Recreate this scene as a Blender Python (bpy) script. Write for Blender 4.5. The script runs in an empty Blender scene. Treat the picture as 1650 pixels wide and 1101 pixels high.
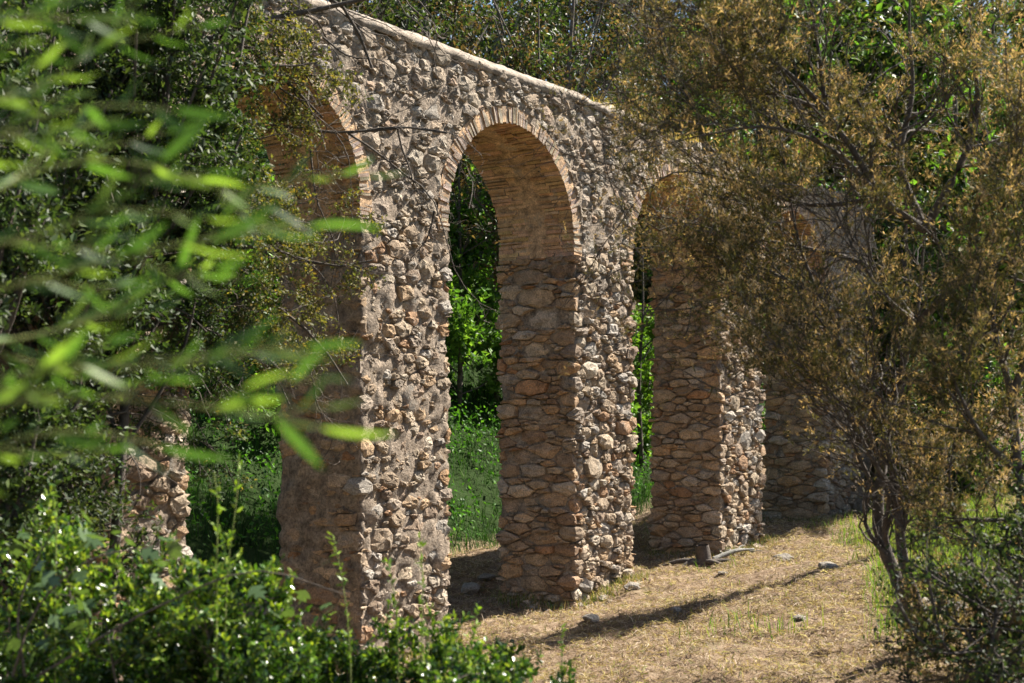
import bpy, math
import numpy as np

# ------------------------------------------------------------------ camera, world, sun, exposure
scene = bpy.context.scene
COL = scene.collection
FPX, CX, HY = 2200.0, 825.0, 690.0          # focal length in photo pixels, principal column, horizon row
cam_d = bpy.data.cameras.new('camera')
cam = bpy.data.objects.new('camera', cam_d); COL.objects.link(cam)
cam.location = (0, 0, 0); cam.rotation_euler = (math.radians(90), 0, 0)
cam_d.sensor_width = 36.0; cam_d.lens = 36.0 * FPX / 1650.0
cam_d.shift_y = (HY - 550.5) / 1650.0
cam_d.clip_start = 0.05; cam_d.clip_end = 2000
cam_d.dof.use_dof = True; cam_d.dof.focus_distance = 18.2; cam_d.dof.aperture_fstop = 1.95
scene.camera = cam

SUN_H = np.array([0.85, 0.527]); SUN_EL = math.radians(49)
sun_dir = np.array([SUN_H[0]*math.cos(SUN_EL), SUN_H[1]*math.cos(SUN_EL), math.sin(SUN_EL)])
world = bpy.data.worlds.new('World'); scene.world = world; world.use_nodes = True
wn = world.node_tree.nodes; wn.clear()
sky = wn.new('ShaderNodeTexSky'); sky.sky_type = 'NISHITA'; sky.sun_disc = False
sky.sun_elevation = SUN_EL; sky.sun_rotation = math.atan2(SUN_H[0], SUN_H[1])
bg = wn.new('ShaderNodeBackground'); bg.inputs['Strength'].default_value = 0.05
wo = wn.new('ShaderNodeOutputWorld')
world.node_tree.links.new(sky.outputs[0], bg.inputs[0]); world.node_tree.links.new(bg.outputs[0], wo.inputs[0])
sun_l = bpy.data.lights.new('sun', 'SUN'); sun_l.energy = 5.0; sun_l.angle = math.radians(0.53); sun_l.color = (1.0, 0.93, 0.82)
sun_o = bpy.data.objects.new('sun', sun_l); COL.objects.link(sun_o)
sun_o.rotation_euler = (math.pi/2 - SUN_EL, 0, math.atan2(sun_dir[1], sun_dir[0]) + math.pi/2)
vs = scene.view_settings; vs.view_transform = 'Standard'; vs.look = 'None'; vs.gamma = 1.0; vs.exposure = 1.72
scene.cycles.max_bounces = 6; scene.cycles.diffuse_bounces = 4; scene.cycles.transmission_bounces = 4; scene.cycles.glossy_bounces = 2
scene.cycles.sample_clamp_indirect = 6.0

RNG = np.random.default_rng(7)

# ------------------------------------------------------------------ mesh helpers
WORLD_AT = {}
def mesh_np(name, V, F, col=None, smooth=False, mats=(), midx=None, uvw=None):
    """V (n,3); F list of arrays (m,3) or (m,4)"""
    me = bpy.data.meshes.new(name)
    V = np.asarray(V, np.float32)
    if not isinstance(F, (list, tuple)): F = [F]
    F = [np.asarray(f, np.int32) for f in F if len(f)]
    loops = np.concatenate([f.ravel() for f in F]); tot = np.concatenate([np.full(len(f), f.shape[1], np.int32) for f in F])
    start = np.concatenate([[0], np.cumsum(tot)[:-1]]).astype(np.int32)
    me.vertices.add(len(V)); me.vertices.foreach_set('co', V.ravel())
    me.loops.add(len(loops)); me.loops.foreach_set('vertex_index', loops)
    me.polygons.add(len(tot)); me.polygons.foreach_set('loop_start', start); me.polygons.foreach_set('loop_total', tot)
    if midx is not None: me.polygons.foreach_set('material_index', np.asarray(midx, np.int32))
    me.polygons.foreach_set('use_smooth', np.full(len(tot), bool(smooth)))
    if col is not None:
        a = me.color_attributes.new('tint', 'FLOAT_COLOR', 'POINT')
        c = np.ones((len(V), 4), np.float32); c[:, :3] = col
        a.data.foreach_set('color', c.ravel())
    for m in mats: me.materials.append(m)
    me.update(calc_edges=True)
    return me
def obj(name, V, F, mat, parent=None, origin=None, col=None, smooth=False, midx=None, label=None, cat=None, group=None, kind=None):
    V = np.asarray(V, float)
    if origin is None: origin = (WORLD_AT[parent.name] if parent else (V.min(0) + V.max(0)) * [.5, .5, 0] + [0, 0, V[:, 2].min()])
    origin = np.asarray(origin, float)
    mats = mat if isinstance(mat, (list, tuple)) else (mat,)
    o = bpy.data.objects.new(name, mesh_np(name, V - origin, F, col, smooth, mats, midx))
    COL.objects.link(o)
    if parent:
        o.parent = parent; o.location = origin - WORLD_AT[parent.name]
    else: o.location = origin
    WORLD_AT[o.name] = origin
    return tag(o, label, cat, group, kind)
def tag(o, label=None, cat=None, group=None, kind=None):
    if label: o['label'] = label
    if cat: o['category'] = cat
    if group: o['group'] = group
    if kind: o['kind'] = kind
    return o
def empty(name, loc, label, cat, group=None):
    o = bpy.data.objects.new(name, None); COL.objects.link(o); o.location = loc; o.empty_display_size = .2
    WORLD_AT[o.name] = np.asarray(loc, float)
    return tag(o, label, cat, group)
def at(x, y, Y): return np.array([(x - CX) * Y / FPX, Y, (HY - y) * Y / FPX])
def project(P):
    P = np.asarray(P); return np.stack([CX + P[..., 0] * FPX / P[..., 1], HY - P[..., 2] * FPX / P[..., 1]], -1)
def unit(v): return v / np.maximum(np.linalg.norm(v, axis=-1, keepdims=True), 1e-9)

def _hash(i, j, k, seed):
    h = (i * 374761393 + j * 668265263 + k * 2147483647 + seed * 974634777) & 0xffffffff
    h = ((h ^ (h >> 13)) * 1274126177) & 0xffffffff
    return ((h ^ (h >> 16)) & 0xffff) / 32767.5 - 1.0
def vnoise(P, scale=1.0, seed=0, octaves=1):
    P = np.asarray(P, float) * scale; out = 0; amp = 1.0
    for o in range(octaves):
        f = np.floor(P).astype(np.int64); t = P - f; t = t * t * (3 - 2 * t)
        r = 0
        for a in (0, 1):
            for b in (0, 1):
                for c in (0, 1):
                    w = (t[..., 0] if a else 1 - t[..., 0]) * (t[..., 1] if b else 1 - t[..., 1]) * (t[..., 2] if c else 1 - t[..., 2])
                    r = r + w * _hash(f[..., 0] + a, f[..., 1] + b, f[..., 2] + c, seed + o * 17)
        out = out + r * amp; P = P * 2.03; amp *= .5
    return out
def grid_faces(n, m, off=0):
    i, j = np.meshgrid(np.arange(n - 1), np.arange(m - 1), indexing='ij')
    a = (i * m + j).ravel() + off
    return np.stack([a, a + m, a + m + 1, a + 1], 1)

# ------------------------------------------------------------------ materials
def mat_new(name):
    m = bpy.data.materials.new(name); m.use_nodes = True
    nt = m.node_tree; nt.nodes.clear()
    out = nt.nodes.new('ShaderNodeOutputMaterial'); b = nt.nodes.new('ShaderNodeBsdfPrincipled')
    nt.links.new(b.outputs[0], out.inputs['Surface'])
    return m, nt, b, out
def nnoise(nt, vec, scale, detail=6, rough=.6):
    n = nt.nodes.new('ShaderNodeTexNoise'); n.inputs['Scale'].default_value = scale; n.inputs['Detail'].default_value = detail
    n.inputs['Roughness'].default_value = rough; nt.links.new(vec, n.inputs['Vector']); return n.outputs['Fac']
def ramp(nt, fac, stops):
    r = nt.nodes.new('ShaderNodeValToRGB'); e = r.color_ramp.elements
    while len(e) < len(stops): e.new(.5)
    for k, (p, c) in enumerate(stops):
        e[k].position = p; e[k].color = (c[0], c[1], c[2], 1) if hasattr(c, '__len__') else (c, c, c, 1)
    nt.links.new(fac, r.inputs[0]); return r.outputs[0]
def mix(nt, fac, a, b, mode='MIX'):
    n = nt.nodes.new('ShaderNodeMix'); n.data_type = 'RGBA'; n.blend_type = mode
    for sock, v in ((n.inputs[0], fac), (n.inputs[6], a), (n.inputs[7], b)):
        if isinstance(v, (int, float)): sock.default_value = v
        elif isinstance(v, tuple): sock.default_value = (*v[:3], 1)
        else: nt.links.new(v, sock)
    return n.outputs[2]
def wpos(nt): return nt.nodes.new('ShaderNodeNewGeometry').outputs['Position']
def bump(nt, b, h, strength, dist):
    n = nt.nodes.new('ShaderNodeBump'); n.inputs['Strength'].default_value = strength; n.inputs['Distance'].default_value = dist
    nt.links.new(h, n.inputs['Height']); nt.links.new(n.outputs[0], b.inputs['Normal'])
def tint(nt):
    a = nt.nodes.new('ShaderNodeAttribute'); a.attribute_name = 'tint'; return a.outputs['Color']

def stone_material(name, base=None, fine=45, bdist=.02, rough=.9):
    m, nt, b, out = mat_new(name); p = wpos(nt)
    n1 = nnoise(nt, p, 7, 8, .65); n2 = nnoise(nt, p, fine, 6, .7); n3 = nnoise(nt, p, 1.3, 4)
    c = tint(nt) if base is None else None
    if base is not None:
        c = ramp(nt, n1, [(.3, tuple(v*.72 for v in base)), (.55, base), (.75, tuple(min(v*1.28, 1) for v in base))])
    c = mix(nt, 1.0, c, ramp(nt, n1, [(.28, .50), (.5, 1.0), (.72, 1.30)]), 'MULTIPLY')
    c = mix(nt, 1.0, c, ramp(nt, n2, [(.3, .42), (.5, .98), (.70, 1.45)]), 'MULTIPLY')
    c = mix(nt, ramp(nt, nnoise(nt, p, 3.1, 8, .75), [(.56, 0.0), (.66, .55)]), c, (.33, .32, .29))     # pale lichen
    c = mix(nt, ramp(nt, nnoise(nt, p, 2.2, 9, .8), [(.60, 0.0), (.70, .6)]), c, (.085, .07, .06))       # dark crust
    nt.links.new(c, b.inputs['Base Color']); b.inputs['Roughness'].default_value = rough
    b.inputs['Specular IOR Level'].default_value = .25
    h = mix(nt, .5, n2, nnoise(nt, p, 16, 8, .7), 'ADD')
    bump(nt, b, h, 1.0, bdist)
    return m
M_STONE = stone_material('rubble_stone', bdist=.05)
M_BRICK = stone_material('clay_brick', fine=60, bdist=.02)
M_MORTAR = stone_material('lime_mortar', (.37, .295, .225), fine=30, bdist=.075)
M_SOFFIT = stone_material('ochre_mortar', (.54, .36, .215), fine=38, bdist=.03)
M_COPING = stone_material('cement_coping', (.32, .265, .21), fine=60, bdist=.015)

def leaf_material(name, rough=.4, trans=.35, spec=.5, tmul=(1.25, 1.35, .55)):
    m, nt, b, out = mat_new(name); c = tint(nt)
    nt.links.new(c, b.inputs['Base Color']); b.inputs['Roughness'].default_value = rough; b.inputs['Specular IOR Level'].default_value = spec
    if trans > 0:
        t = nt.nodes.new('ShaderNodeBsdfTranslucent'); nt.links.new(mix(nt, 1.0, c, tmul, 'MULTIPLY'), t.inputs['Color'])
        s = nt.nodes.new('ShaderNodeMixShader'); s.inputs[0].default_value = trans
        nt.links.new(b.outputs[0], s.inputs[1]); nt.links.new(t.outputs[0], s.inputs[2]); nt.links.new(s.outputs[0], out.inputs['Surface'])
    return m
M_LEAF = leaf_material('leaf_soft', .5, .4, .3)
M_GLOSS = leaf_material('leaf_glossy', .27, .32, .65, (1.5, 1.5, .5))
M_OAKLEAF = leaf_material('leaf_oak', .58, .36, .35)
M_FROND = leaf_material('leaf_frond', .45, .5, .4, (1.35, 1.4, .5))
M_NEEDLE = leaf_material('heather_foliage', .6, .34, .25, (1.3, 1.2, .7))
M_GRASS = leaf_material('grass_blade', .7, .35, .12)
def bark_material(name, c0, c1):
    m, nt, b, out = mat_new(name); p = wpos(nt); n = nnoise(nt, p, 14, 8, .7)
    nt.links.new(ramp(nt, n, [(.35, c0), (.65, c1)]), b.inputs['Base Color']); b.inputs['Roughness'].default_value = .9
    bump(nt, b, nnoise(nt, p, 40, 6, .7), .8, .02); return m
M_BARK = bark_material('bark_dark', (.05, .04, .032), (.13, .105, .085))
M_BARKG = bark_material('bark_grey', (.12, .115, .10), (.27, .26, .23))
M_STEM = bark_material('green_stem', (.16, .20, .05), (.25, .28, .08))

def ground_material():
    m, nt, b, out = mat_new('dry_ground'); p = wpos(nt)
    n1 = nnoise(nt, p, .9, 8, .65); n2 = nnoise(nt, p, 9, 8, .7); n3 = nnoise(nt, p, 60, 5, .7)
    c = ramp(nt, n2, [(.30, (.10, .065, .042)), (.48, (.22, .155, .10)), (.66, (.36, .275, .19))])
    c = mix(nt, 1.0, c, ramp(nt, n3, [(.3, .6), (.55, 1.0), (.75, 1.25)]), 'MULTIPLY')
    c = mix(nt, ramp(nt, n1, [(.54, 0.0), (.66, .4)]), c, (.14, .14, .055))
    at_ = nt.nodes.new('ShaderNodeAttribute'); at_.attribute_name = 'tint'
    c = mix(nt, at_.outputs['Fac'], c, (.025, .045, .012))
    nt.links.new(c, b.inputs['Base Color']); b.inputs['Roughness'].default_value = 1.0; b.inputs['Specular IOR Level'].default_value = .1
    bump(nt, b, mix(nt, .5, n2, n3, 'ADD'), .9, .05); return m
M_GROUND = ground_material()

# ------------------------------------------------------------------ the aqueduct's own coordinates: s along, d into depth, z up
TH = math.atan2(FPX, 1575.0)
U = np.array([math.cos(TH), math.sin(TH)]); NN = np.array([-math.sin(TH), math.cos(TH)])
O2 = np.array([-1.704, 15.3])
def W(s, d, z):
    s, d, z = np.broadcast_arrays(np.asarray(s, float), np.asarray(d, float), np.asarray(z, float))
    return np.stack([O2[0] + s*U[0] + d*NN[0], O2[1] + s*U[1] + d*NN[1], z], -1)
def sd(x, y):
    return (x - O2[0])*U[0] + (y - O2[1])*U[1], (x - O2[0])*NN[0] + (y - O2[1])*NN[1]
LP, PW, TK = 4.40, 1.593, 1.27            # spacing, pier width, wall thickness
ZSP, ZC, RAD, RING = 2.39, 2.55, (LP - PW)/2, .20
ZTOP = 4.57

def zg(x, y):
    x = np.asarray(x, float); y = np.asarray(y, float)
    s, d = sd(x, y)
    z = -2.75 + .072*np.clip(s, -3, 22) + .15*np.clip(-d, 0, 8)
    z = z + .10*np.clip(d - 1.8, 0, 2.4) + .80*np.clip(d - 4.4, 0, 9.5) + .25*np.clip(d - 13.9, 0, 60)
    z = z + .16*np.clip(s - 15, 0, 60)
    p = np.stack([x, y, 0*x], -1)
    return z + .07*vnoise(p, .6, 3, 3) + .050*vnoise(p, 3.6, 5, 3)

# ------------------------------------------------------------------ ground
def axis(a, b, step, lo, hi):
    core = np.arange(a, b + 1e-6, step); l = []; x = a; st = step
    while x > lo: st *= 1.25; x -= st; l.append(x)
    r = []; x = b; st = step
    while x < hi: st *= 1.25; x += st; r.append(x)
    return np.array(l[::-1] + list(core) + r)
gx = axis(-6, 10, .09, -400, 400); gy = axis(8, 27, .10, -60, 700)
GX, GY = np.meshgrid(gx, gy, indexing='ij')
GV = np.stack([GX, GY, zg(GX, GY)], -1).reshape(-1, 3)
gs, gd = sd(GV[:, 0], GV[:, 1])
lush = np.clip((gd - 3.6 + .5*vnoise(GV, .8, 9, 2)) / .8, 0, 1)
lush = np.maximum(lush, np.clip((-gd - 9)/3, 0, 1))
obj('ground', GV, grid_faces(len(gx), len(gy)), M_GROUND, origin=(0, 0, 0), col=np.repeat(lush[:, None], 3, 1), smooth=True, kind='structure')

# ------------------------------------------------------------------ aqueduct
BASE = W(4.4, 0, 0); BASE[2] = zg(BASE[0], BASE[1])
AQ = empty('aqueduct', BASE, 'long rubble stone aqueduct with round brick arches on square piers', 'aqueduct')
PIERS = [(-4.4, -4.4 + PW + .30), (0, PW), (4.4, 4.4 + PW), (8.8, 8.8 + PW), (13.2, 13.2 + PW)]
ARCH = []
for k in range(4):
    a0, a1 = PIERS[k][1], PIERS[k+1][0]
    ARCH.append(((a0 + a1)/2, (a1 - a0)/2))
S0, S1 = -6.2, 15.6
def pier_of(a):
    for k, (l, r) in enumerate(PIERS):
        if l - 1.405 <= a <= r + 1.405: return k
    return None
def fold(k, a):
    """unwrapped abscissa a round pier k -> (s, d, normal_s, normal_d)"""
    l, r = PIERS[k]; a = np.asarray(a, float)
    def pos(a):
        e1 = l - a; e2 = a - r
        s = np.where(a < l, np.where(e1 > TK, l + (e1 - TK), l), np.where(a > r, np.where(e2 > TK, r - (e2 - TK), r), a))
        d = np.where(a < l, np.minimum(e1, TK), np.where(a > r, np.minimum(e2, TK), 0))
        return s, d
    s, d = pos(a); n = 0
    for h in (-.035, .035):
        q = a + h
        ns = np.where((q < l) & (l - q <= TK), -1., np.where((q > r) & (q - r <= TK), 1., 0.))
        nd = np.where((l - q > TK) | (q - r > TK), 1., np.where((q >= l) & (q <= r), -1., 0.))
        n = n + np.stack([ns, nd], -1)
    n = unit(n)*np.where(np.abs(n).min(-1, keepdims=True) > .5, 1.25, 1.0)
    return s, d, n[..., 0], n[..., 1]
def mapface(k, a, z, h):
    """point of the masonry face at abscissa a, height z, standing h proud of the mortar"""
    if k is None: return W(a, -h, z)
    s, d, ns, nd = fold(k, a); return W(s + ns*h, d + nd*h, z)

# mortar cores -----------------------------------------------------
pier_objs = []
for k, (l, r) in enumerate(PIERS):
    c = W((l + r)/2, 0, 0); zb = zg(c[0], c[1]) - .45
    per = 2*TK + 2*(r - l); na = int(per/.05)
    aa = np.linspace(l - TK - (r - l)/2, r + TK + (r - l)/2, na); zz = np.linspace(zb, ZSP, int((ZSP - zb)/.05))
    A, Z = np.meshgrid(aa, zz, indexing='ij')
    P0 = mapface(k, A, Z, 0*A)
    rough = [.030, .034, .02, .02, .02][k]
    h = rough*vnoise(P0, 7, 20 + k, 3) + .012*vnoise(P0, 24, 40, 2)
    if k == 1: h += .002 + .02*vnoise(P0, 2.2, 61, 2)
    elif k > 1: h -= .026
    V = mapface(k, A, Z, h).reshape(-1, 3)
    F = [grid_faces(na, len(zz))]
    o = obj('pier', V, F, M_MORTAR, AQ, W((l + r)/2, TK/2, zb), smooth=True,
            label=['crumbling leftmost pier half hidden behind leaves', 'mortar smeared pier left of the open arch', 'clean lit rubble pier right of the open arch',
                   'slim rubble pier behind thin brown foliage', 'shaded pier deep behind the brown bush'][k])
    pier_objs.append(o)
# spandrel wall core
ns_ = int((S1 - S0)/.055); ss = np.linspace(S0, S1, ns_)
zlo = np.full(ns_, ZSP)
for (sc, rr) in ARCH:
    x = np.abs(ss - sc); m = x < rr + .10
    zlo[m] = ZC + np.sqrt(np.maximum((rr + .10)**2 - x[m]**2, 0))
zlo[ss > PIERS[-1][1]] = -2.6; zlo[ss < PIERS[0][0]] = -3.2
nz = 42; tt = np.linspace(0, 1, nz)
ragged = .10*vnoise(np.stack([ss*1.0, 0*ss, 0*ss], -1), 1.7, 77, 3)*np.clip((ss - 5.6)/.8, 0, 1) - .06*np.clip((ss - 5.6)/1.2, 0, 1)
ztop = ZTOP + ragged
Zs = zlo[:, None] + (ztop - zlo)[:, None]*tt[None]
Ss = np.repeat(ss[:, None], nz, 1)
P0 = W(Ss, 0*Ss, Zs); hh = -.006 + .018*vnoise(P0, 7, 31, 3) + .010*vnoise(P0, 24, 41, 2)
Vf = W(Ss, -hh, Zs).reshape(-1, 3); Vb = W(Ss, TK + hh, Zs).reshape(-1, 3); n1 = len(Vf)
Ff = grid_faces(ns_, nz); Fb = grid_faces(ns_, nz, n1)[:, ::-1]
i = np.arange(ns_ - 1); tp = i*nz + nz - 1; bt = i*nz
Ft = np.stack([tp, tp + n1, tp + nz + n1, tp + nz], 1); Fu = np.stack([bt, bt + nz, bt + nz + n1, bt + n1], 1)
wall = obj('wall', np.concatenate([Vf, Vb]), [Ff, Fb, Ft, Fu], M_MORTAR, AQ, W(4.4, TK/2, ZSP), smooth=True)
# cement coping, an upturned channel along the top
prof = np.array([(-.03, -.06), (-.055, -.02), (-.05, .03), (-.02, .07), (.06, .15), (.15, .225), (.22, .262), (.34, .27), (TK/2, .26), (TK - .2, .24), (TK - .05, .13), (TK + .02, -.03)])
prof[:, 1] *= np.where(prof[:, 1] > 0, .66, 1); sc_ = np.linspace(S0, 6.9, 300)
Sg = np.repeat(sc_[:, None], len(prof), 1); Dg = prof[None, :, 0] + 0*Sg; Zg_ = ZTOP + prof[None, :, 1] + 0*Sg
Pn = W(Sg, Dg, Zg_); wob = .012*vnoise(Pn, .7, 51, 2) + .010*vnoise(Pn, 9, 52, 3)
wob = wob*(1 + 1.6*np.clip((Sg - 4.3)/1.2, 0, 1)); drop = np.interp(Sg, [4.2, 5.0, 6.0, 6.6, 6.9], [0, .02, .07, .14, .34]) + .05*np.clip((Sg - 4.2)/.8, 0, 1)*vnoise(Pn, 2.6, 58, 2)
Vc = W(Sg, Dg - wob*.8, Zg_ + wob - drop).reshape(-1, 3)
obj('coping', Vc, grid_faces(len(sc_), len(prof))[:, ::-1], M_COPING, AQ, W(1, 0, ZTOP), smooth=True)

# stones: power diagram over the unwrapped masonry --------------------
ANI = 1.6; CF = .63
def warp(k, a):
    if k is None: return a
    l, r = PIERS[k]; return np.where(a < l, l - (l - a)*CF, np.where(a > r, r + (a - r)*CF, a))
def unwarp(k, a):
    if k is None: return a
    l, r = PIERS[k]; return np.where(a < l, l - (l - a)/CF, np.where(a > r, r + (a - r)/CF, a))
def in_masonry(a, z):
    if z > ZTOP + .02: return False
    if z > ZSP:
        for (sc, rr) in ARCH:
            if abs(a - sc) < rr + RING and z < ZC: return False
            if z >= ZC and (a - sc)**2 + (z - ZC)**2 < (rr + RING)**2: return False
        return S0 < a < S1
    k = pier_of(a)
    return k is not None or (a > PIERS[-1][1] and a < 17)
rs = np.random.default_rng(11)
PX = np.zeros((12000, 3)); nst = 0
def try_add(n, lo, hi, sep):
    global nst
    aa = rs.uniform(S0, 17, n); zz = rs.uniform(-3.3, ZTOP, n); rr = rs.uniform(lo, hi, n)
    for a, z, r in zip(aa, zz, rr):
        if not in_masonry(a, z): continue
        k = pier_of(a)
        front = z > ZSP or (k is not None and PIERS[k][0] < a < PIERS[k][1])
        if front and r > .12 and rs.random() < .35: continue
        a_real = a
        if z <= ZSP and k is not None:
            a = float(warp(k, a))
            if not front and rs.random() > CF + .1: continue
        q = PX[:nst]
        d2 = (q[:, 0] - a)**2 + ((q[:, 1] - z)*ANI)**2
        if nst and (d2 < (sep*(q[:, 2] + r))**2).any(): continue
        PX[nst] = (a, z, r); nst += 1
for k_, (l_, r_) in enumerate(PIERS):                      # larger corner stones that turn the edges of the piers
    for e_, cor in enumerate((l_, r_, l_ - TK)):
        z_ = -3.1 + .1*e_; j_ = 0
        while z_ < ZSP - .15:
            r = rs.uniform(.13, .21); a = float(warp(k_, cor)) + (1 if j_ % 2 else -1)*rs.uniform(.02, .10)
            z_ += r/ANI*1.05; q = PX[:nst]
            if not nst or not ((q[:, 0] - a)**2 + ((q[:, 1] - z_)*ANI)**2 < (.72*(q[:, 2] + r))**2).any(): PX[nst] = (a, z_, r); nst += 1
            z_ += r/ANI*1.05; j_ += 1
for n_, lo_, hi_, sep_ in ((260, .22, .29, .76), (2000, .15, .20, .76), (7000, .105, .145, .76), (22000, .068, .095, .76), (40000, .040, .056, .80)):
    try_add(n_, lo_, hi_, sep_)
seeds = PX[:nst].copy()
# one big slab and some quoins low on the third pier are what the eye finds first: nudge seeds there
def clip_poly(poly, nx, ny, c):
    out = []; n = len(poly)
    for i in range(n):
        p = poly[i]; q = poly[(i+1) % n]
        dp = p[0]*nx + p[1]*ny - c; dq = q[0]*nx + q[1]*ny - c
        if dp <= 0: out.append(p)
        if dp*dq < 0:
            t = dp/(dp - dq); out.append((p[0] + t*(q[0]-p[0]), p[1] + t*(q[1]-p[1])))
    return out
SK = [pier_of(a) if z <= ZSP else None for a, z, r in seeds]
SC = np.stack([seeds[:, 0], seeds[:, 1]*ANI], 1); WR = seeds[:, 2]**2
order = np.argsort(SC[:, 0]); sortx = SC[order, 0]
PAL = np.array([(.39, .285, .185), (.45, .345, .23), (.35, .275, .205), (.45, .30, .165), (.43, .375, .31), (.32, .225, .15), (.50, .41, .30), (.39, .225, .115)])
PALW = np.array([.2, .18, .14, .12, .12, .1, .08, .06])
NSEG = 11; fr = np.array([1.0, .94, .70, .34])
stones = []
for i in range(nst):
    cx, cy = SC[i]; R = seeds[i, 2]*2.3 + .1
    lo, hi = np.searchsorted(sortx, (cx - R - .45, cx + R + .45))
    nb = order[lo:hi]; dd = SC[nb] - SC[i]; d2 = (dd**2).sum(1); keep = (d2 > 1e-9) & (d2 < (R + .45)**2)
    nb = nb[keep]; dd = dd[keep]; d2 = d2[keep]; o_ = np.argsort(d2)[:26]
    sidq = SK[i] is not None and not (PIERS[SK[i]][0] < seeds[i, 0] < PIERS[SK[i]][1])
    Rb = seeds[i, 2]*(rs.uniform(1.1, 1.5) if sidq else 1.9) + .02; Rz = seeds[i, 2]*rs.uniform(1.0, 1.6)
    poly = [(-Rb, -Rz), (Rb, -Rz), (Rb, Rz), (-Rb, Rz)]
    for t in rs.uniform(0, 2*math.pi, 2 if sidq else 5):
        poly = clip_poly(poly, math.cos(t), math.sin(t), seeds[i, 2]*rs.uniform(.85, 1.7))
    for j in o_:
        poly = clip_poly(poly, dd[j, 0], dd[j, 1], (d2[j] + WR[i] - WR[nb[j]])/2)
        if len(poly) < 3: break
    if len(poly) < 3: continue
    p = np.array(poly); p[:, 1] /= ANI
    a0, z0 = seeds[i, :2]
    k = SK[i]
    ctr = p.mean(0); g = p - ctr; ln = np.linalg.norm(g, axis=1, keepdims=True)
    gap = rs.uniform(.002, .010)
    g = g*np.clip(1 - gap/np.maximum(ln, 1e-4), .3, 1)
    # resample the outline, cutting corners a little
    cl = np.concatenate([g, g[:1]]); sl = np.concatenate([[0], np.cumsum(np.linalg.norm(np.diff(cl, axis=0), axis=1))])
    if sl[-1] < .10: continue
    u = np.linspace(0, sl[-1], NSEG + 1)[:-1]
    for cq in sl[:-1]:
        u[np.argmin(np.abs(u - cq))] = cq
    u = np.sort(u)
    ol = np.stack([np.interp(u, sl, cl[:, 0]), np.interp(u, sl, cl[:, 1])], 1)
    size = math.sqrt(max(np.ptp(ol[:, 0])*np.ptp(ol[:, 1]), 1e-4))
    ol = ol*(1 + rs.normal(0, .035, (NSEG, 1))) + rs.normal(0, size*.018, (NSEG, 2))
    # how far this one stands out of the mortar
    if k == 1: hgt = rs.uniform(-.022, .04) if a0 < 0 else rs.uniform(-.012, .05)
    elif k is None: hgt = rs.uniform(.0, .048)
    else: hgt = rs.uniform(-.005, .078)
    hgt = min(hgt, size*.5 + .02)
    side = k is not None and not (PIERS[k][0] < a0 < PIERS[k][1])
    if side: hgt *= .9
    pts = np.concatenate([(ol[None]*fr[:, None, None]).reshape(-1, 2), [[0, 0]]])
    pts[NSEG:] += rs.normal(0, size*.025, (len(pts) - NSEG, 2))
    hf = np.full(len(pts), 9.0)
    for _ in range(5):
        ang = rs.uniform(0, 2*math.pi); sl_ = rs.uniform(.05, .85)
        hf = np.minimum(hf, hgt*rs.uniform(.8, 1.35) + (pts[:, 0]*math.cos(ang) + pts[:, 1]*math.sin(ang))*sl_*.45 + size*.03)
    fall = np.repeat(np.append(np.array([-.06, -.012, .0, .0]), 0), [NSEG]*4 + [1])
    hf = np.maximum(hf, hgt - .09) + fall + rs.normal(0, .006, len(pts))
    hf[:NSEG] = np.minimum(hf[:NSEG], -.06)
    A = unwarp(k, a0 + ctr[0] + pts[:, 0]); a0 = float(unwarp(k, a0)); Z = z0 + ctr[1] + pts[:, 1]
    if k is not None or z0 <= ZSP: 
        if side: Z = np.minimum(Z, ZSP + .0)
    # keep out of the brick rings
    for (sc, rr) in ARCH:
        RX = rr + RING + .004
        inn = (np.abs(A - sc) < RX) & (Z > ZSP)
        if not inn.any() or side: continue
        if z0 <= ZSP: Z[inn] = np.minimum(Z[inn], ZSP - .005); continue
        lowm = inn & (Z < ZC); A[lowm] = sc + np.sign(a0 - sc)*RX
        dx = A - sc; dz = Z - ZC; r_ = np.hypot(dx, dz); up = (Z >= ZC) & (r_ < RX)
        A[up] = sc + dx[up]/r_[up]*RX; Z[up] = ZC + dz[up]/r_[up]*RX
    Z = np.minimum(Z, ZTOP + .01 + np.interp(A, ss, ragged))
    if k is None and z0 <= ZSP: V = W(A, -hf, Z)
    elif k is None: V = W(A, -hf, Z)
    else: V = mapface(k, A, Z, hf)
    gnd = zg(V[:, 0].mean(), V[:, 1].mean())
    if V[:, 2].max() < gnd - .05: continue
    c = PAL[rs.choice(len(PAL), p=PALW/PALW.sum())]*rs.uniform(.8, 1.15)
    if k is None: c = (c*.55 + np.array([.41, .37, .32])*.45*rs.uniform(.75, 1.2))*1.06
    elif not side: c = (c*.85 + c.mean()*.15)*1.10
    if side: c = (c*.85 + c.mean()*.15)*np.array([1.24, 1.11, .99])  # lighter, warmer tint put into the side stones to brighten their shade
    pr = project(V); on = (pr[:, 0].min() > 150) & (pr[:, 0].max() < 1300) & (pr[:, 1].max() > 0) & (pr[:, 1].min() < 1100)
    area = abs(np.sum(pr[:NSEG, 0]*np.roll(pr[:NSEG, 1], -1) - np.roll(pr[:NSEG, 0], -1)*pr[:NSEG, 1]))/2
    vis = on and (k is None or a0 < PIERS[k][1] + .02)
    if k is not None and a0 < PIERS[k][0] - TK: vis = False
    mx, my = pr.mean(0)
    w_ = 1.0 if 560 < mx < 1060 else .45
    if mx < 450 and my < 640: w_ = .1
    if my > 930 and mx < 760: w_ = .2
    if hgt < .0: w_ *= .4
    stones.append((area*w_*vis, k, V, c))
i0 = np.arange(NSEG); i1 = (i0 + 1) % NSEG
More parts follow.
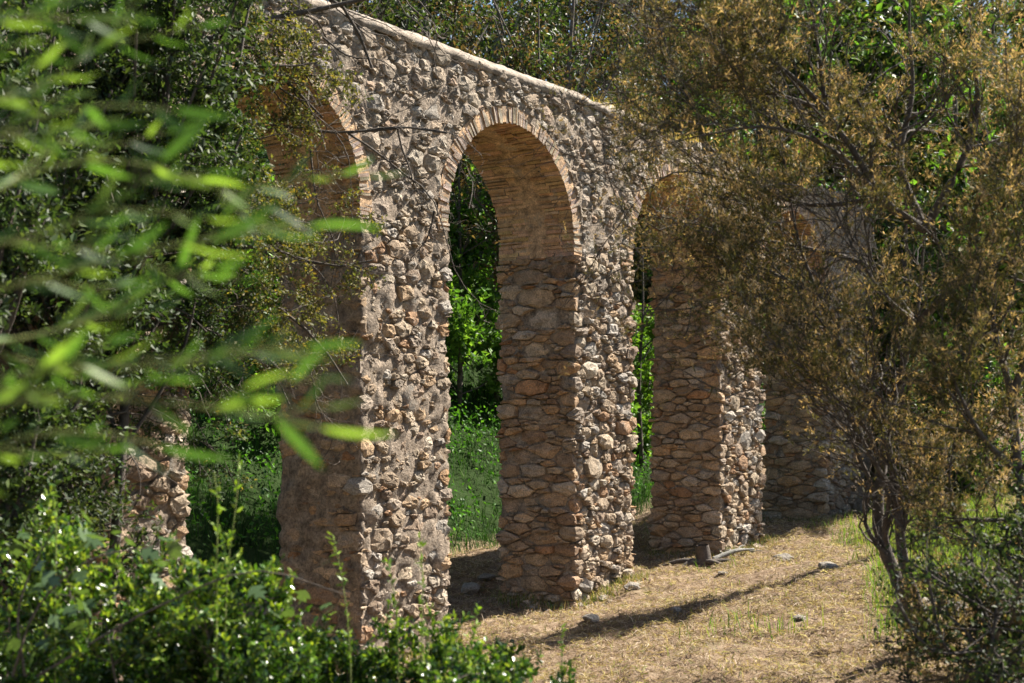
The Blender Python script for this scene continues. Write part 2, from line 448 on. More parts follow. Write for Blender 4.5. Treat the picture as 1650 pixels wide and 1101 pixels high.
SF4 = np.concatenate([np.stack([i0 + r*NSEG, i1 + r*NSEG, i1 + (r+1)*NSEG, i0 + (r+1)*NSEG], 1) for r in range(3)])
SF3 = np.stack([i0 + 3*NSEG, i1 + 3*NSEG, np.full(NSEG, 4*NSEG)], 1)
stones.sort(key=lambda t: -t[0])
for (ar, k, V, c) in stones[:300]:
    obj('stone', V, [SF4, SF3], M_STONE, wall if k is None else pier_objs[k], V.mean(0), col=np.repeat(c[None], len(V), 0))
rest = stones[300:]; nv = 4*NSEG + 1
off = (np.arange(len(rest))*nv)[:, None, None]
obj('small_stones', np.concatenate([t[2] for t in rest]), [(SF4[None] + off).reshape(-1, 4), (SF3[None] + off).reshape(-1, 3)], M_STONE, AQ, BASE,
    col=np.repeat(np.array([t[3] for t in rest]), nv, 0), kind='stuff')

# brick arches ------------------------------------------------------
BOXF = np.array([[0, 3, 2, 1], [4, 5, 6, 7], [0, 1, 5, 4], [1, 2, 6, 5], [2, 3, 7, 6], [3, 0, 4, 7]])
bricks = []
arch_objs = []
for ia, (sc, rr) in enumerate(ARCH):
    # soffit and backing of ochre mortar
    na = 70; th = np.linspace(0, math.pi, na)
    arcS = np.concatenate([[rr], rr*np.cos(th), [-rr]]); arcZ = np.concatenate([[ZSP], ZC + rr*np.sin(th), [ZSP]])
    dd = np.linspace(-.002, TK - .015, 26)
    Sg = np.repeat(arcS[:, None], 26, 1); Zg_ = np.repeat(arcZ[:, None], 26, 1); Dg = np.repeat(dd[None], len(arcS), 0)
    Pq = W(sc + Sg, Dg, Zg_); wob = .008*vnoise(Pq, 8, 71, 3) - .013 + .020*np.exp(-((Dg - TK*.55)/.16)**2)
    rq = np.hypot(Sg, np.maximum(Zg_ - ZC, 0)); f = 1 - wob/np.maximum(rq, .2)
    Zn = np.where(Zg_ > ZC, ZC + (Zg_ - ZC)*f, Zg_)
    V = W(sc + Sg*f, Dg, Zn)
    V1 = V.reshape(-1, 3); nA = len(arcS)
    # flat ring faces just behind the brick faces, front and back
    So = np.concatenate([[rr + RING], (rr + RING)*np.cos(th), [-(rr + RING)]]); Zo = np.concatenate([[ZSP], ZC + (rr + RING)*np.sin(th), [ZSP]])
    Fr = np.concatenate([W(sc + arcS, -.002, arcZ), W(sc + So, -.002, Zo)]); Bk = np.concatenate([W(sc + arcS, TK - .016, arcZ), W(sc + So, TK - .016, Zo)])
    j = np.arange(nA - 1); n0 = len(V1); n2 = n0 + 2*nA
    F = [grid_faces(nA, 26), np.stack([n0 + j, n0 + j + 1, n0 + nA + j + 1, n0 + nA + j], 1), np.stack([n2 + j, n2 + nA + j, n2 + nA + j + 1, n2 + j + 1], 1)]
    ao = obj('arch', np.concatenate([V1, Fr, Bk]), F, M_SOFFIT, AQ, W(sc, TK/2, ZC), smooth=False,
             label=['brick arch half hidden behind oak twigs', 'open brick arch with glowing orange underside', 'brick arch behind thin brown foliage', 'brick arch deep behind the brown bush'][ia])
    arch_objs.append(ao)
    # courses: two or three stilted, then radial
    course = []
    for h in np.arange(ZSP + .027, ZC - .01, .053): course += [(1, 'v', h), (-1, 'v', h)]
    nrad = int(math.pi*(rr + .02)/.053)
    for q in range(nrad): course.append((1, 'r', (q + .5)/nrad*math.pi))
    for (sg, kind, v) in course:
        f0 = rs.uniform(-.004, .020); j0 = rs.uniform(.17, .33); e0 = rs.uniform(.42, .54); b0_ = rs.uniform(.66, .76); j1 = rs.uniform(.88, 1.06)
        for row in range(4):
            if row in (1, 2) and rs.random() < .2: continue

            d0, d1 = ((-f0, j0 - .006), (j0 + .006, e0), (b0_, j1 - .006), (j1 + .006, TK + .008))[row]
            hh = rs.uniform(.016, .024); r0 = rr - (rs.uniform(.002, .015) if rs.random() > .12 else -.016); r1 = rr + RING*rs.uniform(.72, 1.10)
            if rs.random() < .12: r1 = rr + RING*.62
            if kind == 'v':
                c = np.array([(sg*r0, v - hh), (sg*r1, v - hh), (sg*r1, v + hh), (sg*r0, v + hh)])
            else:
                v2 = v + rs.normal(0, .004); cu, su = math.cos(v2), math.sin(v2)
                c = np.array([(r0*cu + hh*su, r0*su - hh*cu), (r1*cu + hh*1.12*su, r1*su - hh*1.12*cu), (r1*cu - hh*1.12*su, r1*su + hh*1.12*cu), (r0*cu - hh*su, r0*su + hh*cu)])
                c[:, 1] += ZC
            c = c + rs.normal(0, .0055, c.shape)
            V = np.concatenate([W(sc + c[:, 0], d0 + rs.normal(0, .004, 4), c[:, 1]), W(sc + c[:, 0], d1, c[:, 1])])
            colr = np.array([.56, .35, .20])*rs.uniform(.75, 1.15)*np.array([1, rs.uniform(.92, 1.1), rs.uniform(.85, 1.15)])
            face = np.array([.35, .29, .235])*rs.uniform(.75, 1.2)*np.array([1, rs.uniform(.9, 1.03), rs.uniform(.82, 1.03)])
            cc = np.repeat(colr[None], 8, 0)
            pr = project(V); vis = pr[:, 0].min() > 430 and pr[:, 0].max() < 1135 and pr[:, 1].min() > 5
            sz = np.ptp(pr[:, 0])*np.ptp(pr[:, 1]) if vis else 0
            if kind == 'v' and sg < 0 or (kind == 'r' and v > 2.2): sz *= .6
            if row >= 2 and (ia == 0 or (kind == 'r' and v > 1.9) or (kind == 'v' and sg < 0)): sz = 0
            bricks.append((sz*(1.5 if row == 0 else 1)*(1.5 if ia == 1 else 1), ao, V, cc, face))
M_BRICKF = stone_material('weathered_brick_face', fine=60, bdist=.010)
def brick_faces(V, colr, face):
    """the outer face has its own vertices so that its weathered colour stays on it"""
    # 8 body vertices + 4 for the front face
    V2 = np.concatenate([V, V[:4]]); c2 = np.concatenate([colr, np.repeat(face[None], 4, 0)])
    F = BOXF.copy(); F[0] = [8, 11, 10, 9]
    return V2, c2, F
bricks.sort(key=lambda t: -t[0])
for (sz, ao, V, cc, face) in bricks[:300]:
    V2, c2, F = brick_faces(V, cc, face)
    obj('brick', V2, [F], M_BRICK, ao, V.mean(0), col=c2)
VV, CC, FF = [], [], []
for n_, (sz, ao, V, cc, face) in enumerate(bricks[300:]):
    V2, c2, F = brick_faces(V, cc, face); VV.append(V2); CC.append(c2); FF.append(F + 12*n_)
obj('small_bricks', np.concatenate(VV), [np.concatenate(FF)], M_BRICK, AQ, BASE, col=np.concatenate(CC), kind='stuff')

# ------------------------------------------------------------------ plant helpers
def tubes(P, R, k=5):
    """P (m,n,3), R (m,n) -> V, F"""
    m, n, _ = P.shape
    T = unit(np.gradient(P, axis=1)); ref = np.where(np.abs(T[..., 2:3]) > .9, np.array([1., 0, 0]), np.array([0, 0, 1.]))
    a = unit(np.cross(T, ref)); b = np.cross(T, a)
    ph = np.arange(k)*2*math.pi/k
    V = P[:, :, None] + R[:, :, None, None]*(a[:, :, None]*np.cos(ph)[None, None, :, None] + b[:, :, None]*np.sin(ph)[None, None, :, None])
    i, j, l = np.meshgrid(np.arange(m), np.arange(n-1), np.arange(k), indexing='ij'); l2 = (l + 1) % k
    base = i*n*k + j*k
    F = np.stack([base + l, base + l2, base + k + l2, base + k + l], -1).reshape(-1, 4)
    return V.reshape(-1, 3), F
def spline(pts, n):
    pts = np.asarray(pts, float); d = np.linalg.norm(np.diff(pts, axis=0), axis=1); u = np.concatenate([[0], np.cumsum(d)]); u /= u[-1]
    m = np.zeros_like(pts)
    for c in range(pts.shape[1]): m[:, c] = np.gradient(pts[:, c], u)
    t = np.linspace(0, 1, n); out = []
    for q in t:
        i = min(np.searchsorted(u, q, 'right') - 1, len(u) - 2); h = u[i+1] - u[i]; x = (q - u[i])/h
        out.append((2*x**3 - 3*x**2 + 1)*pts[i] + (x**3 - 2*x**2 + x)*h*m[i] + (-2*x**3 + 3*x**2)*pts[i+1] + (x**3 - x**2)*h*m[i+1])
    return np.array(out)
def spawn(P, R, per, L, rng, ang=(.5, 1.1), n=6, wander=.25, bias=(0, 0, 0), rs_=.55, tmin=.2, tmax=1.0, rmin=.0015):
    m, n0, _ = P.shape; N = m*per
    idx = np.repeat(np.arange(m), per); t = rng.uniform(tmin, tmax, N)*(n0 - 1.001); i = t.astype(int); f = (t - i)[:, None]
    B = P[idx, i]*(1 - f) + P[idx, i+1]*f; T = unit(P[idx, i+1] - P[idx, i]); r0 = (R[idx, i]*(1 - f[:, 0]) + R[idx, i+1]*f[:, 0])*rs_
    perp = unit(np.cross(T, rng.normal(size=(N, 3)))); a = rng.uniform(*ang, N)[:, None]
    D = unit(T*np.cos(a) + perp*np.sin(a) + np.asarray(bias))
    step = (L*rng.uniform(.55, 1.35, N)/(n - 1))[:, None]
    Q = np.zeros((N, n, 3)); Q[:, 0] = B
    for s_ in range(1, n):
        D = unit(D + rng.normal(size=(N, 3))*wander + np.asarray(bias)*.35); Q[:, s_] = Q[:, s_-1] + D*step
    RR = np.maximum(r0[:, None]*np.linspace(1, .35, n)[None], rmin)
    return Q, RR
def leaf_sites(P, per, rng, tmin=.15, spread=.8, up=.2, jitter=0.0, want_t=False):
    m, n, _ = P.shape; N = m*per; idx = np.repeat(np.arange(m), per)
    t = rng.uniform(tmin, 1, N)*(n - 1.001); i = t.astype(int); f = (t - i)[:, None]
    B = P[idx, i]*(1 - f) + P[idx, i+1]*f + rng.normal(size=(N, 3))*jitter
    T = unit(P[idx, i+1] - P[idx, i])
    D = unit(T*.6 + rng.normal(size=(N, 3))*spread + np.array([0, 0, up]))
    return (B, D, t/(n - 1)) if want_t else (B, D)
def leaves(B, D, Ln, Wd, rng, shape='oval', upbias=.8, curl=.15):
    N = len(B); Nn = rng.normal(size=(N, 3))*.7 + np.array([0, 0, upbias]); S = unit(np.cross(D, Nn)); Nn = np.cross(S, D)
    Ln = np.broadcast_to(Ln, N)[:, None]; Wd = np.broadcast_to(Wd, N)[:, None]
    if shape == 'diamond': prof = [(0, 0, 0), (.45, .5, .12), (1, 0, -.1), (.45, -.5, .12)]; F0 = [[0, 1, 2, 3]]
    elif shape == 'fold': prof = [(0, 0, 0), (.30, .46, .12), (.70, .40, .08), (1, 0, -curl), (.70, -.40, .08), (.30, -.46, .12)]; F0 = [[0, 1, 2, 3], [0, 3, 4, 5]]
    else: prof = [(0, 0, 0), (.30, .48, .10), (.68, .42, .06), (1, 0, -curl), (.68, -.42, .06), (.30, -.48, .10), (.34, 0, -.02), (.68, 0, -.05)]; F0 = [[0, 1, 6], [0, 6, 5], [1, 2, 7], [1, 7, 6], [5, 6, 7], [5, 7, 4], [2, 3, 7], [7, 3, 4]]
    V = np.stack([B + D*Ln*u + S*Wd*v + Nn*Wd*w for u, v, w in prof], 1); nvv = len(prof)
    F = (np.array(F0)[None] + (np.arange(N)*nvv)[:, None, None]).reshape(-1, len(F0[0]))
    return V.reshape(-1, 3), F, nvv
def palette(rng, N, cols, w=None, var=.2):
    cols = np.array(cols); w = None if w is None else np.array(w)/sum(w)
    return cols[rng.choice(len(cols), N, p=w)]*rng.uniform(1 - var, 1 + var, (N, 1))
def blades(P, H, Wd, lean, rng, cols, flat=0.0):
    """grass: two-segment tapering blades"""
    N = len(P); az = rng.uniform(0, 2*math.pi, N); ld = np.stack([np.cos(az), np.sin(az), 0*az], 1)
    S = np.stack([-np.sin(az + rng.normal(0, .6, N)), np.cos(az), 0*az], 1); H = np.broadcast_to(H, N)[:, None]; Wd = np.broadcast_to(Wd, N)[:, None]
    ln = rng.uniform(*lean, N)[:, None]; up = np.array([0, 0, 1.])
    mid = P + (up*np.sqrt(np.maximum(1 - (ln*.6)**2, .02)) + ld*ln*.6)*H*.55
    tip = mid + (up*np.sqrt(np.maximum(1 - np.minimum(ln*1.25, .99)**2, .01))*(1 - flat) + ld*ln*1.25)*H*.5
    V = np.stack([P - S*Wd*.5, P + S*Wd*.5, mid + S*Wd*.42, mid - S*Wd*.42, tip], 1)
    b = (np.arange(N)*5)[:, None]
    return V.reshape(-1, 3), [b + np.array([[0, 1, 2, 3]]), b + np.array([[3, 2, 4]])], np.repeat(cols, 5, 0)
def straw(P, Ln, Wd, rng, cols):
    N = len(P); az = rng.uniform(0, 2*math.pi, N); D = unit(np.stack([np.cos(az), np.sin(az), rng.normal(.05, .28, N)], 1))
    S = unit(np.cross(D, np.array([0, 0, 1.]) + rng.normal(size=(N, 3))*.5)); up = np.array([0, 0, 1.])
    Ln = Ln[:, None]; Wd = Wd[:, None]; C = P + up*rng.uniform(.0, .035, (N, 1)); bow = up*rng.uniform(-.1, .25, (N, 1))*Ln
    V = np.stack([C - D*Ln*.5, C + bow + S*Wd*.7, C + D*Ln*.5, C + bow - S*Wd*.5], 1); b = (np.arange(N)*4)[:, None]
    return V.reshape(-1, 3), [b + np.array([[0, 1, 2, 3]])], np.repeat(cols, 4, 0)
class Plant:
    """collects wood and leaves, then links them as the parts of one thing"""
    def __init__(s): s.w = []; s.l = []; s.lc = []; s.nw = 0; s.nl = 0; s.wf = []; s.lf = []
    def wood(s, P, R, k=5):
        if P.ndim == 2: P = P[None]; R = np.asarray(R)[None]
        V, F = tubes(P, R, k); s.w.append(V); s.wf.append(F + s.nw); s.nw += len(V)
    def leaf(s, V, F, n, cols):
        s.l.append(V); s.lf.append(F + s.nl); s.nl += len(V); s.lc.append(np.repeat(cols, n, 0))
    def build(s, root, mw, ml, wname='trunk', lname='crown'):
        if s.w: obj(wname, np.concatenate(s.w), s.wf, mw, root, smooth=True)
        if s.l:
            o = obj(lname, np.concatenate(s.l), s.lf, ml, root, col=np.concatenate(s.lc)); o['kind'] = 'stuff'
def limb(pts, n=14): return spline(pts, n)

# ------------------------------------------------------------------ grass and litter on the ground
rg = np.random.default_rng(21)
def scatter(n, x0, x1, y0, y1, keep):
    x = rg.uniform(x0, x1, n); y = rg.uniform(y0, y1, n); s, d = sd(x, y); m = keep(x, y, s, d); x, y = x[m], y[m]
    return np.stack([x, y, zg(x, y)], 1)
def off_wall(s, d):
    m = np.ones(len(s), bool)
    for l, r in PIERS: m &= ~((s > l - .08) & (s < r + .08) & (d > -.08) & (d < TK + .08))
    return m
def infront(x, y, s, d):
    px = CX + x*FPX/y; return off_wall(s, d) & (d < 3.6) & (px > 640) & (px < 1720)
P = scatter(300000, -2, 10, 8.5, 27, infront)
dens = vnoise(P, 1.4, 90, 3) + .5*vnoise(P, 6, 92, 2); P = P[dens > rg.uniform(-1.15, .55, len(P))]
P[:, 2] += .03*np.clip(vnoise(P, 5, 93, 2), -.3, 1)
STRAW = [(.37, .28, .20), (.30, .21, .15), (.20, .13, .09), (.50, .41, .32), (.17, .18, .06), (.11, .075, .055)]
V, F, c = straw(P, rg.uniform(.05, .19, len(P)), rg.uniform(.004, .009, len(P)), rg, palette(rg, len(P), STRAW, [4, 4, 3, 2.4, .9, 1.6], .25))
Q = P[rg.random(len(P)) < .10]; V2, F2, c2 = blades(Q, rg.uniform(.04, .14, len(Q)), rg.uniform(.005, .010, len(Q)), (.4, .95), rg, palette(rg, len(Q), STRAW[:5], None, .25))
F = F + [f + len(V) for f in F2]; V = np.concatenate([V, V2]); c = np.concatenate([c, c2])
obj('dry_grass', V, F, M_GRASS, origin=(0, 0, 0), col=c, label='short dry mown grass and straw on the sunlit slope', cat='grass', kind='stuff')
P = scatter(170000, -2, 12, 8.5, 27, infront)
px = project(P); gm = vnoise(P, .9, 91, 3)
near = np.exp(-(((px[:, 0] - 1560)/150)**2 + ((px[:, 1] - 880)/70)**2))*1.6 + np.exp(-(((px[:, 0] - 1470)/70)**2 + ((px[:, 1] - 985)/60)**2))*.7
P = P[(gm*.5 + near + .12*(px[:, 0] > 1400)) > rg.uniform(.40, 1.6, len(P))]
n = len(P)
V, F, c = blades(P, rg.uniform(.06, .30, n), rg.uniform(.006, .013, n), (.1, .8), rg, palette(rg, n, [(.13, .22, .03), (.17, .24, .045), (.22, .25, .06), (.09, .16, .03)]))
obj('green_grass', V, F, M_GRASS, origin=(0, 0, 0), col=c, label='tufts of fresh green grass among the straw near the brown bush', cat='grass', kind='stuff')
P = scatter(120000, -10, 16, 17, 42, lambda x, y, s, d: (d > 3.5) & (d < 11) & (s > -9) & (s < 22))
n = len(P); lump = np.clip(.75 + .7*vnoise(P, 1.1, 95, 3), .25, 1.5)
V, F, c = blades(P, lump*rg.uniform(.22, .62, n), rg.uniform(.007, .014, n), (.2, .98), rg, palette(rg, n, [(.03, .09, .012), (.05, .14, .018), (.02, .06, .012), (.11, .19, .035)], [4, 3, 3, .5])*np.clip(.8 + .8*vnoise(P, 1.6, 96, 3), .35, 1.6)[:, None])
obj('bank_grass', V, F, M_GRASS, origin=(0, 0, 0), col=c, label='tall lush green grass on the bank behind the arches', cat='grass', kind='stuff')
P = scatter(70000, -8, 12, 20, 36, lambda x, y, s, d: (d > 3.9) & (d < 9) & (s > -6) & (s < 18))
P = P[vnoise(P, .9, 97, 3) > rg.uniform(-.3, .5, len(P))]; n = len(P)
P[:, 2] += rg.uniform(.05, .55, n); D = unit(rg.normal(size=(n, 3)) + [0, 0, .3])
V, F, k_ = leaves(P, D, rg.uniform(.05, .13, n), rg.uniform(.03, .07, n), rg, 'diamond')
obj('bank_weeds', V, F, M_LEAF, origin=(0, 0, 0), col=np.repeat(palette(rg, n, [(.05, .15, .015), (.09, .22, .025), (.03, .085, .015)], None, .3), k_, 0), label='leafy weeds mixed into the tall grass on the bank', cat='weeds', kind='stuff')
# dry grass on top of the broken wall
n = 1500; s_ = rg.uniform(5.2, 10, n); d_ = rg.uniform(-.03, .8, n)
P = W(s_, d_, ZTOP + np.interp(s_, ss, ragged) - .01 + np.where(s_ < 6.7, np.interp(d_, [-.05, 0, .2], [0, .03, .16])*np.interp(s_, [4.7, 6, 6.7], [1, .7, 0]), 0))
V, F, c = blades(P, rg.uniform(.05, .24, n), rg.uniform(.005, .010, n), (.2, .95), rg, palette(rg, n, [(.55, .40, .18), (.46, .30, .13), (.30, .27, .08)]))
obj('wall_top_grass', V, F, M_GRASS, origin=W(6, .4, ZTOP), col=c, label='straw coloured dry grass growing on the broken wall top', cat='grass', kind='stuff')

# rubble crumbs and weeds gathered at the feet of the piers
ang_s, ang_d = [], []
for l, r in PIERS[1:]:
    q = rg.uniform(0, 1, 260); m_ = rg.random(260) < .5; o_ = np.abs(rg.normal(0, .16, 260)) + .03
    ang_s.append(np.where(m_, l + q*(r - l), np.where(rg.random(260) < .7, l - o_, r + o_))); ang_d.append(np.where(m_, -o_, q*TK))
ang_s = np.concatenate(ang_s); ang_d = np.concatenate(ang_d); P = W(ang_s, ang_d, 0); P[:, 2] = zg(P[:, 0], P[:, 1]); n = len(P)
ico = np.array([(1, 0, 0), (-1, 0, 0), (0, 1, 0), (0, -1, 0), (0, 0, 1), (0, 0, -1), (.6, .6, .5), (-.6, -.5, .6)]); icF = np.array([[0, 2, 6], [2, 4, 6], [4, 0, 6], [2, 1, 4], [1, 3, 7], [3, 4, 7], [4, 1, 7], [3, 0, 4], [2, 0, 5], [1, 2, 5], [3, 1, 5], [0, 3, 5]])
sz = rg.gamma(2.0, .012, n)[:, None, None] + .012
V = P[:, None] + ico[None]*sz*rg.uniform(.6, 1.4, (n, 8, 1))*np.array([1.2, 1.2, .8])
obj('stone_crumbs', V.reshape(-1, 3), (icF[None] + (np.arange(n)*8)[:, None, None]).reshape(-1, 3), M_STONE, origin=(0, 0, 0), col=np.repeat(palette(rg, n, PAL, None, .2), 8, 0), label='small stone crumbs gathered at the feet of the piers', cat='rubble', kind='stuff')
k2 = rg.integers(0, n, 5200); P = P[k2] + rg.normal(0, .05, (5200, 3))*[1, 1, 0]; P[:, 2] = zg(P[:, 0], P[:, 1])
V, F, c = blades(P, rg.uniform(.05, .2, 5200), rg.uniform(.005, .010, 5200), (.2, .9), rg, palette(rg, 5200, [(.36, .27, .15), (.16, .19, .05), (.10, .15, .035), (.28, .2, .11)], None, .3))
obj('pier_foot_weeds', V, F, M_GRASS, origin=(0, 0, 0), col=c, label='thin weeds and dry stalks along the feet of the piers', cat='weeds', kind='stuff')
# rocks ---------------------------------------------------------------
def rock(center, size, seed, label, squash=.65, sink=.3, colr=(.33, .29, .24)):
    r = np.random.default_rng(seed); nu, nv_ = 18, 11
    u = np.linspace(0, 2*math.pi, nu + 1)[:-1]; v = np.linspace(.02, math.pi - .02, nv_); Uu, Vv = np.meshgrid(u, v, indexing='ij')
    D = np.stack([np.cos(Uu)*np.sin(Vv), np.sin(Uu)*np.sin(Vv), np.cos(Vv)], -1); h = np.full(D.shape[:2], 9.)
    for _ in range(13):
        nrm = unit(r.normal(size=3)); q = D @ nrm; h = np.minimum(h, np.where(q > .05, r.uniform(.72, 1.0)/np.maximum(q, .05), 9.))
    h = np.minimum(h, 1.25)*(1 + .06*vnoise(D, 3, seed, 2)); ax = r.uniform(.8, 1.25, 3)*np.array([1, 1, squash])
    Vt = (D*h[..., None]*ax*size); i, j = np.meshgrid(np.arange(nu), np.arange(nv_ - 1), indexing='ij'); i2 = (i + 1) % nu
    F = np.stack([i*nv_ + j, i*nv_ + j + 1, i2*nv_ + j + 1, i2*nv_ + j], -1).reshape(-1, 4)
    cpt = np.array(center, float); cpt[2] = zg(cpt[0], cpt[1]) + size*squash*(1 - 2*sink)
    o = obj('rock', Vt.reshape(-1, 3) + cpt, F, M_STONE, origin=cpt - [0, 0, size*squash*.5], col=np.repeat(np.array(colr)[None], nu*nv_, 0), label=label, cat='rock')
    return o
def on_ground(x, y):
    Y = 8.0
    for _ in range(400):
        p = at(x, y, Y)
        if p[2] < zg(p[0], p[1]): break
        Y += .06
    return at(x, y, Y)
for (x, y, sz, sd_, lb) in [(1492, 1000, .30, 1, 'large pale boulder behind the foot of the brown bush'), (1262, 905, .15, 2, 'mossy grey rock on the slope before the shaded pier'),
        (1335, 918, .13, 3, 'low dark rock right of the mossy rock'), (865, 958, .10, 4, 'small stone at the front corner of the middle pier'),
        (757, 955, .16, 5, 'brown rock on the bare earth under the open arch'), (783, 935, .11, 6, 'rounded pale rock beside the brown rock under the arch'),
        (1016, 950, .13, 7, 'loose stone at the right foot of the middle pier'), (1165, 928, .07, 8, 'small white stone in the straw below the stump'),
        (952, 1000, .08, 9, 'flat pale stone in the straw before the middle pier'), (1530, 945, .17, 10, 'dark rock in green grass beside the boulder'),
        (1090, 990, .07, 12, 'small stone half sunk on the shadow edge'), (1290, 1000, .08, 13, 'dark clod on the open straw slope')]:
    rock(on_ground(x, y), sz, sd_, lb, .6, .35, (.36, .32, .27) if sd_ % 2 else (.27, .24, .2))

# stump with broken branches before the third pier
sp = on_ground(1132, 915); ST = empty('tree_stump', sp, 'rotten dark stump with split roots before the slim pier', 'stump')
rk = np.random.default_rng(5)
pb = Plant()
pb.wood(limb([sp + [0, 0, -.1], sp + [.02, .02, .15], sp + [.0, .0, .36]], 8), np.linspace(.16, .10, 8), 9)
for a_, l_ in ((.2, .5), (1.6, .4), (2.9, .7), (3.8, .5), (5.2, .6)):
    e = np.array([math.cos(a_), math.sin(a_)*.7, 0])*l_
    q = sp + e; pb.wood(limb([sp + [0, 0, .08], sp + e*.5 + [0, 0, .1], np.array([q[0], q[1], zg(q[0], q[1]) + .0])], 8), np.linspace(.07, .02, 8), 6)
pb.build(ST, M_BARK, M_LEAF, 'stump_wood')
b0 = on_ground(1150, 908); b1 = on_ground(1215, 893)
FB = empty('fallen_branch', b0, 'pale fallen branch lying on the straw right of the stump', 'branch'); pb = Plant()
pb.wood(limb([b0 + [0, 0, .06], (b0 + b1)/2 + [0, -.05, .13], b1 + [0, 0, .08]], 10), np.linspace(.05, .018, 10), 6)
Q, RQ = spawn(limb([b0 + [0, 0, .06], (b0 + b1)/2 + [0, 0, .12], b1 + [0, 0, .08]], 10)[None], np.linspace(.05, .018, 10)[None], 6, .3, rk); pb.wood(Q, RQ, 4)
pb.build(FB, M_BARKG, M_LEAF, 'branch_wood')

# ------------------------------------------------------------------ background trees and shrubs
def crown_tree(name, label, cat, base, height, spread, rng, cols, w=None, nl=7000, ls=.07, mat=None, clumps=26, trunk_r=.14, bark=M_BARK, lean=(0, 0), low=.35, shape='diamond', group=None, pts=None, taper=.25):
    mat = mat or M_LEAF
    base = np.array([base[0], base[1], float(zg(base[0], base[1]))])
    root = empty(name, base, label, cat, group); pl = Plant()
    top = base + np.array([lean[0], lean[1], height])
    tr = limb([base - [0, 0, .2], base + np.array([lean[0]*.3 + rng.normal(0, .1), lean[1]*.3, height*.35]), base + np.array([lean[0]*.6, lean[1]*.6 + rng.normal(0, .1), height*.7]), top], 16) if pts is None else limb(pts, 18)
    pl.wood(tr, np.linspace(trunk_r, trunk_r*taper, len(tr)), 8)
    th = rng.uniform(0, 2*math.pi, clumps); r = np.sqrt(rng.uniform(.05, 1, clumps))*spread; zf = rng.uniform(low, 1.02, clumps)
    r *= np.sqrt(np.clip(1.15 - ((zf - .62)/.62)**2, .1, 1))
    C = np.stack([base[0] + lean[0]*zf + np.cos(th)*r, base[1] + lean[1]*zf + np.sin(th)*r, base[2] + zf*height], 1)
    LB = []
    for c in C:
        q = tr[int(np.clip((c[2] - base[2])/height*.72, .12, .95)*(len(tr) - 1))]
        LB.append(limb([q, (q + c)/2 + rng.normal(0, .12, 3) - [0, 0, .1], c], 8))
    LB = np.array(LB); LR = np.repeat(np.linspace(trunk_r*.32, .012, 8)[None], len(LB), 0); pl.wood(LB, LR, 5)
    T1, R1 = spawn(LB, LR, 7, spread*.42, rng, (.4, 1.2), 5, .3, (0, 0, .1), .5, .4); pl.wood(T1, R1, 3)
    per = max(1, nl//(len(T1)))
    Bp, D = leaf_sites(T1, per, rng, .1, .9, .05, spread*.05)
    V, F, n = leaves(Bp, D, rng.uniform(.7, 1.3, len(Bp))*ls, rng.uniform(.7, 1.2, len(Bp))*ls*.55, rng, shape)
    pl.leaf(V, F, n, palette(rng, len(Bp), cols, w, .3)); pl.build(root, bark, mat); return root
rb = np.random.default_rng(33)
LUSH = [(.08, .18, .028), (.12, .24, .035), (.055, .12, .022), (.17, .29, .045)]
DARK = [(.03, .05, .017), (.045, .07, .022), (.022, .036, .015), (.08, .095, .035)]
RUST = [(.10, .06, .035), (.06, .065, .03), (.13, .08, .045), (.04, .05, .02)]
def WB(s, d): p = W(s, d, 0); return (p[0], p[1])
# broad-leaved shrubs seen through and above the arches
for (px_, Y_, h_, sp_, lb, nl, ls) in [(740, 28.4, 6.0, 1.6, 'lush broad leaved shrub seen through the open arch on its left', 9000, .15), (800, 29.6, 6.4, 1.9, 'taller lush shrub seen through the top of the open arch', 9000, .15),
        (1035, 30.5, 5.0, 1.4, 'bright green shrub in the narrow gap between the middle and slim piers', 8000, .14), (400, 23.5, 4.0, 1.4, 'green shrub seen low through the leftmost arch', 6500, .13), (480, 24.8, 5.6, 1.6, 'dark green shrub behind the leftmost arch opening', 6500, .13)]:
    crown_tree('broadleaf_shrub', lb, 'shrub', ((px_ - CX)*Y_/FPX, Y_), h_, sp_, rb, (LUSH if px_ < 1000 else [(.14, .26, .03), (.18, .30, .04), (.09, .18, .03)]), None, nl, ls, M_LEAF, 18, .06, M_BARK, (0, 0), .10, 'diamond', group='shrubs behind the arches')  # the gap shrub's leaf colours are lightened to look sunlit
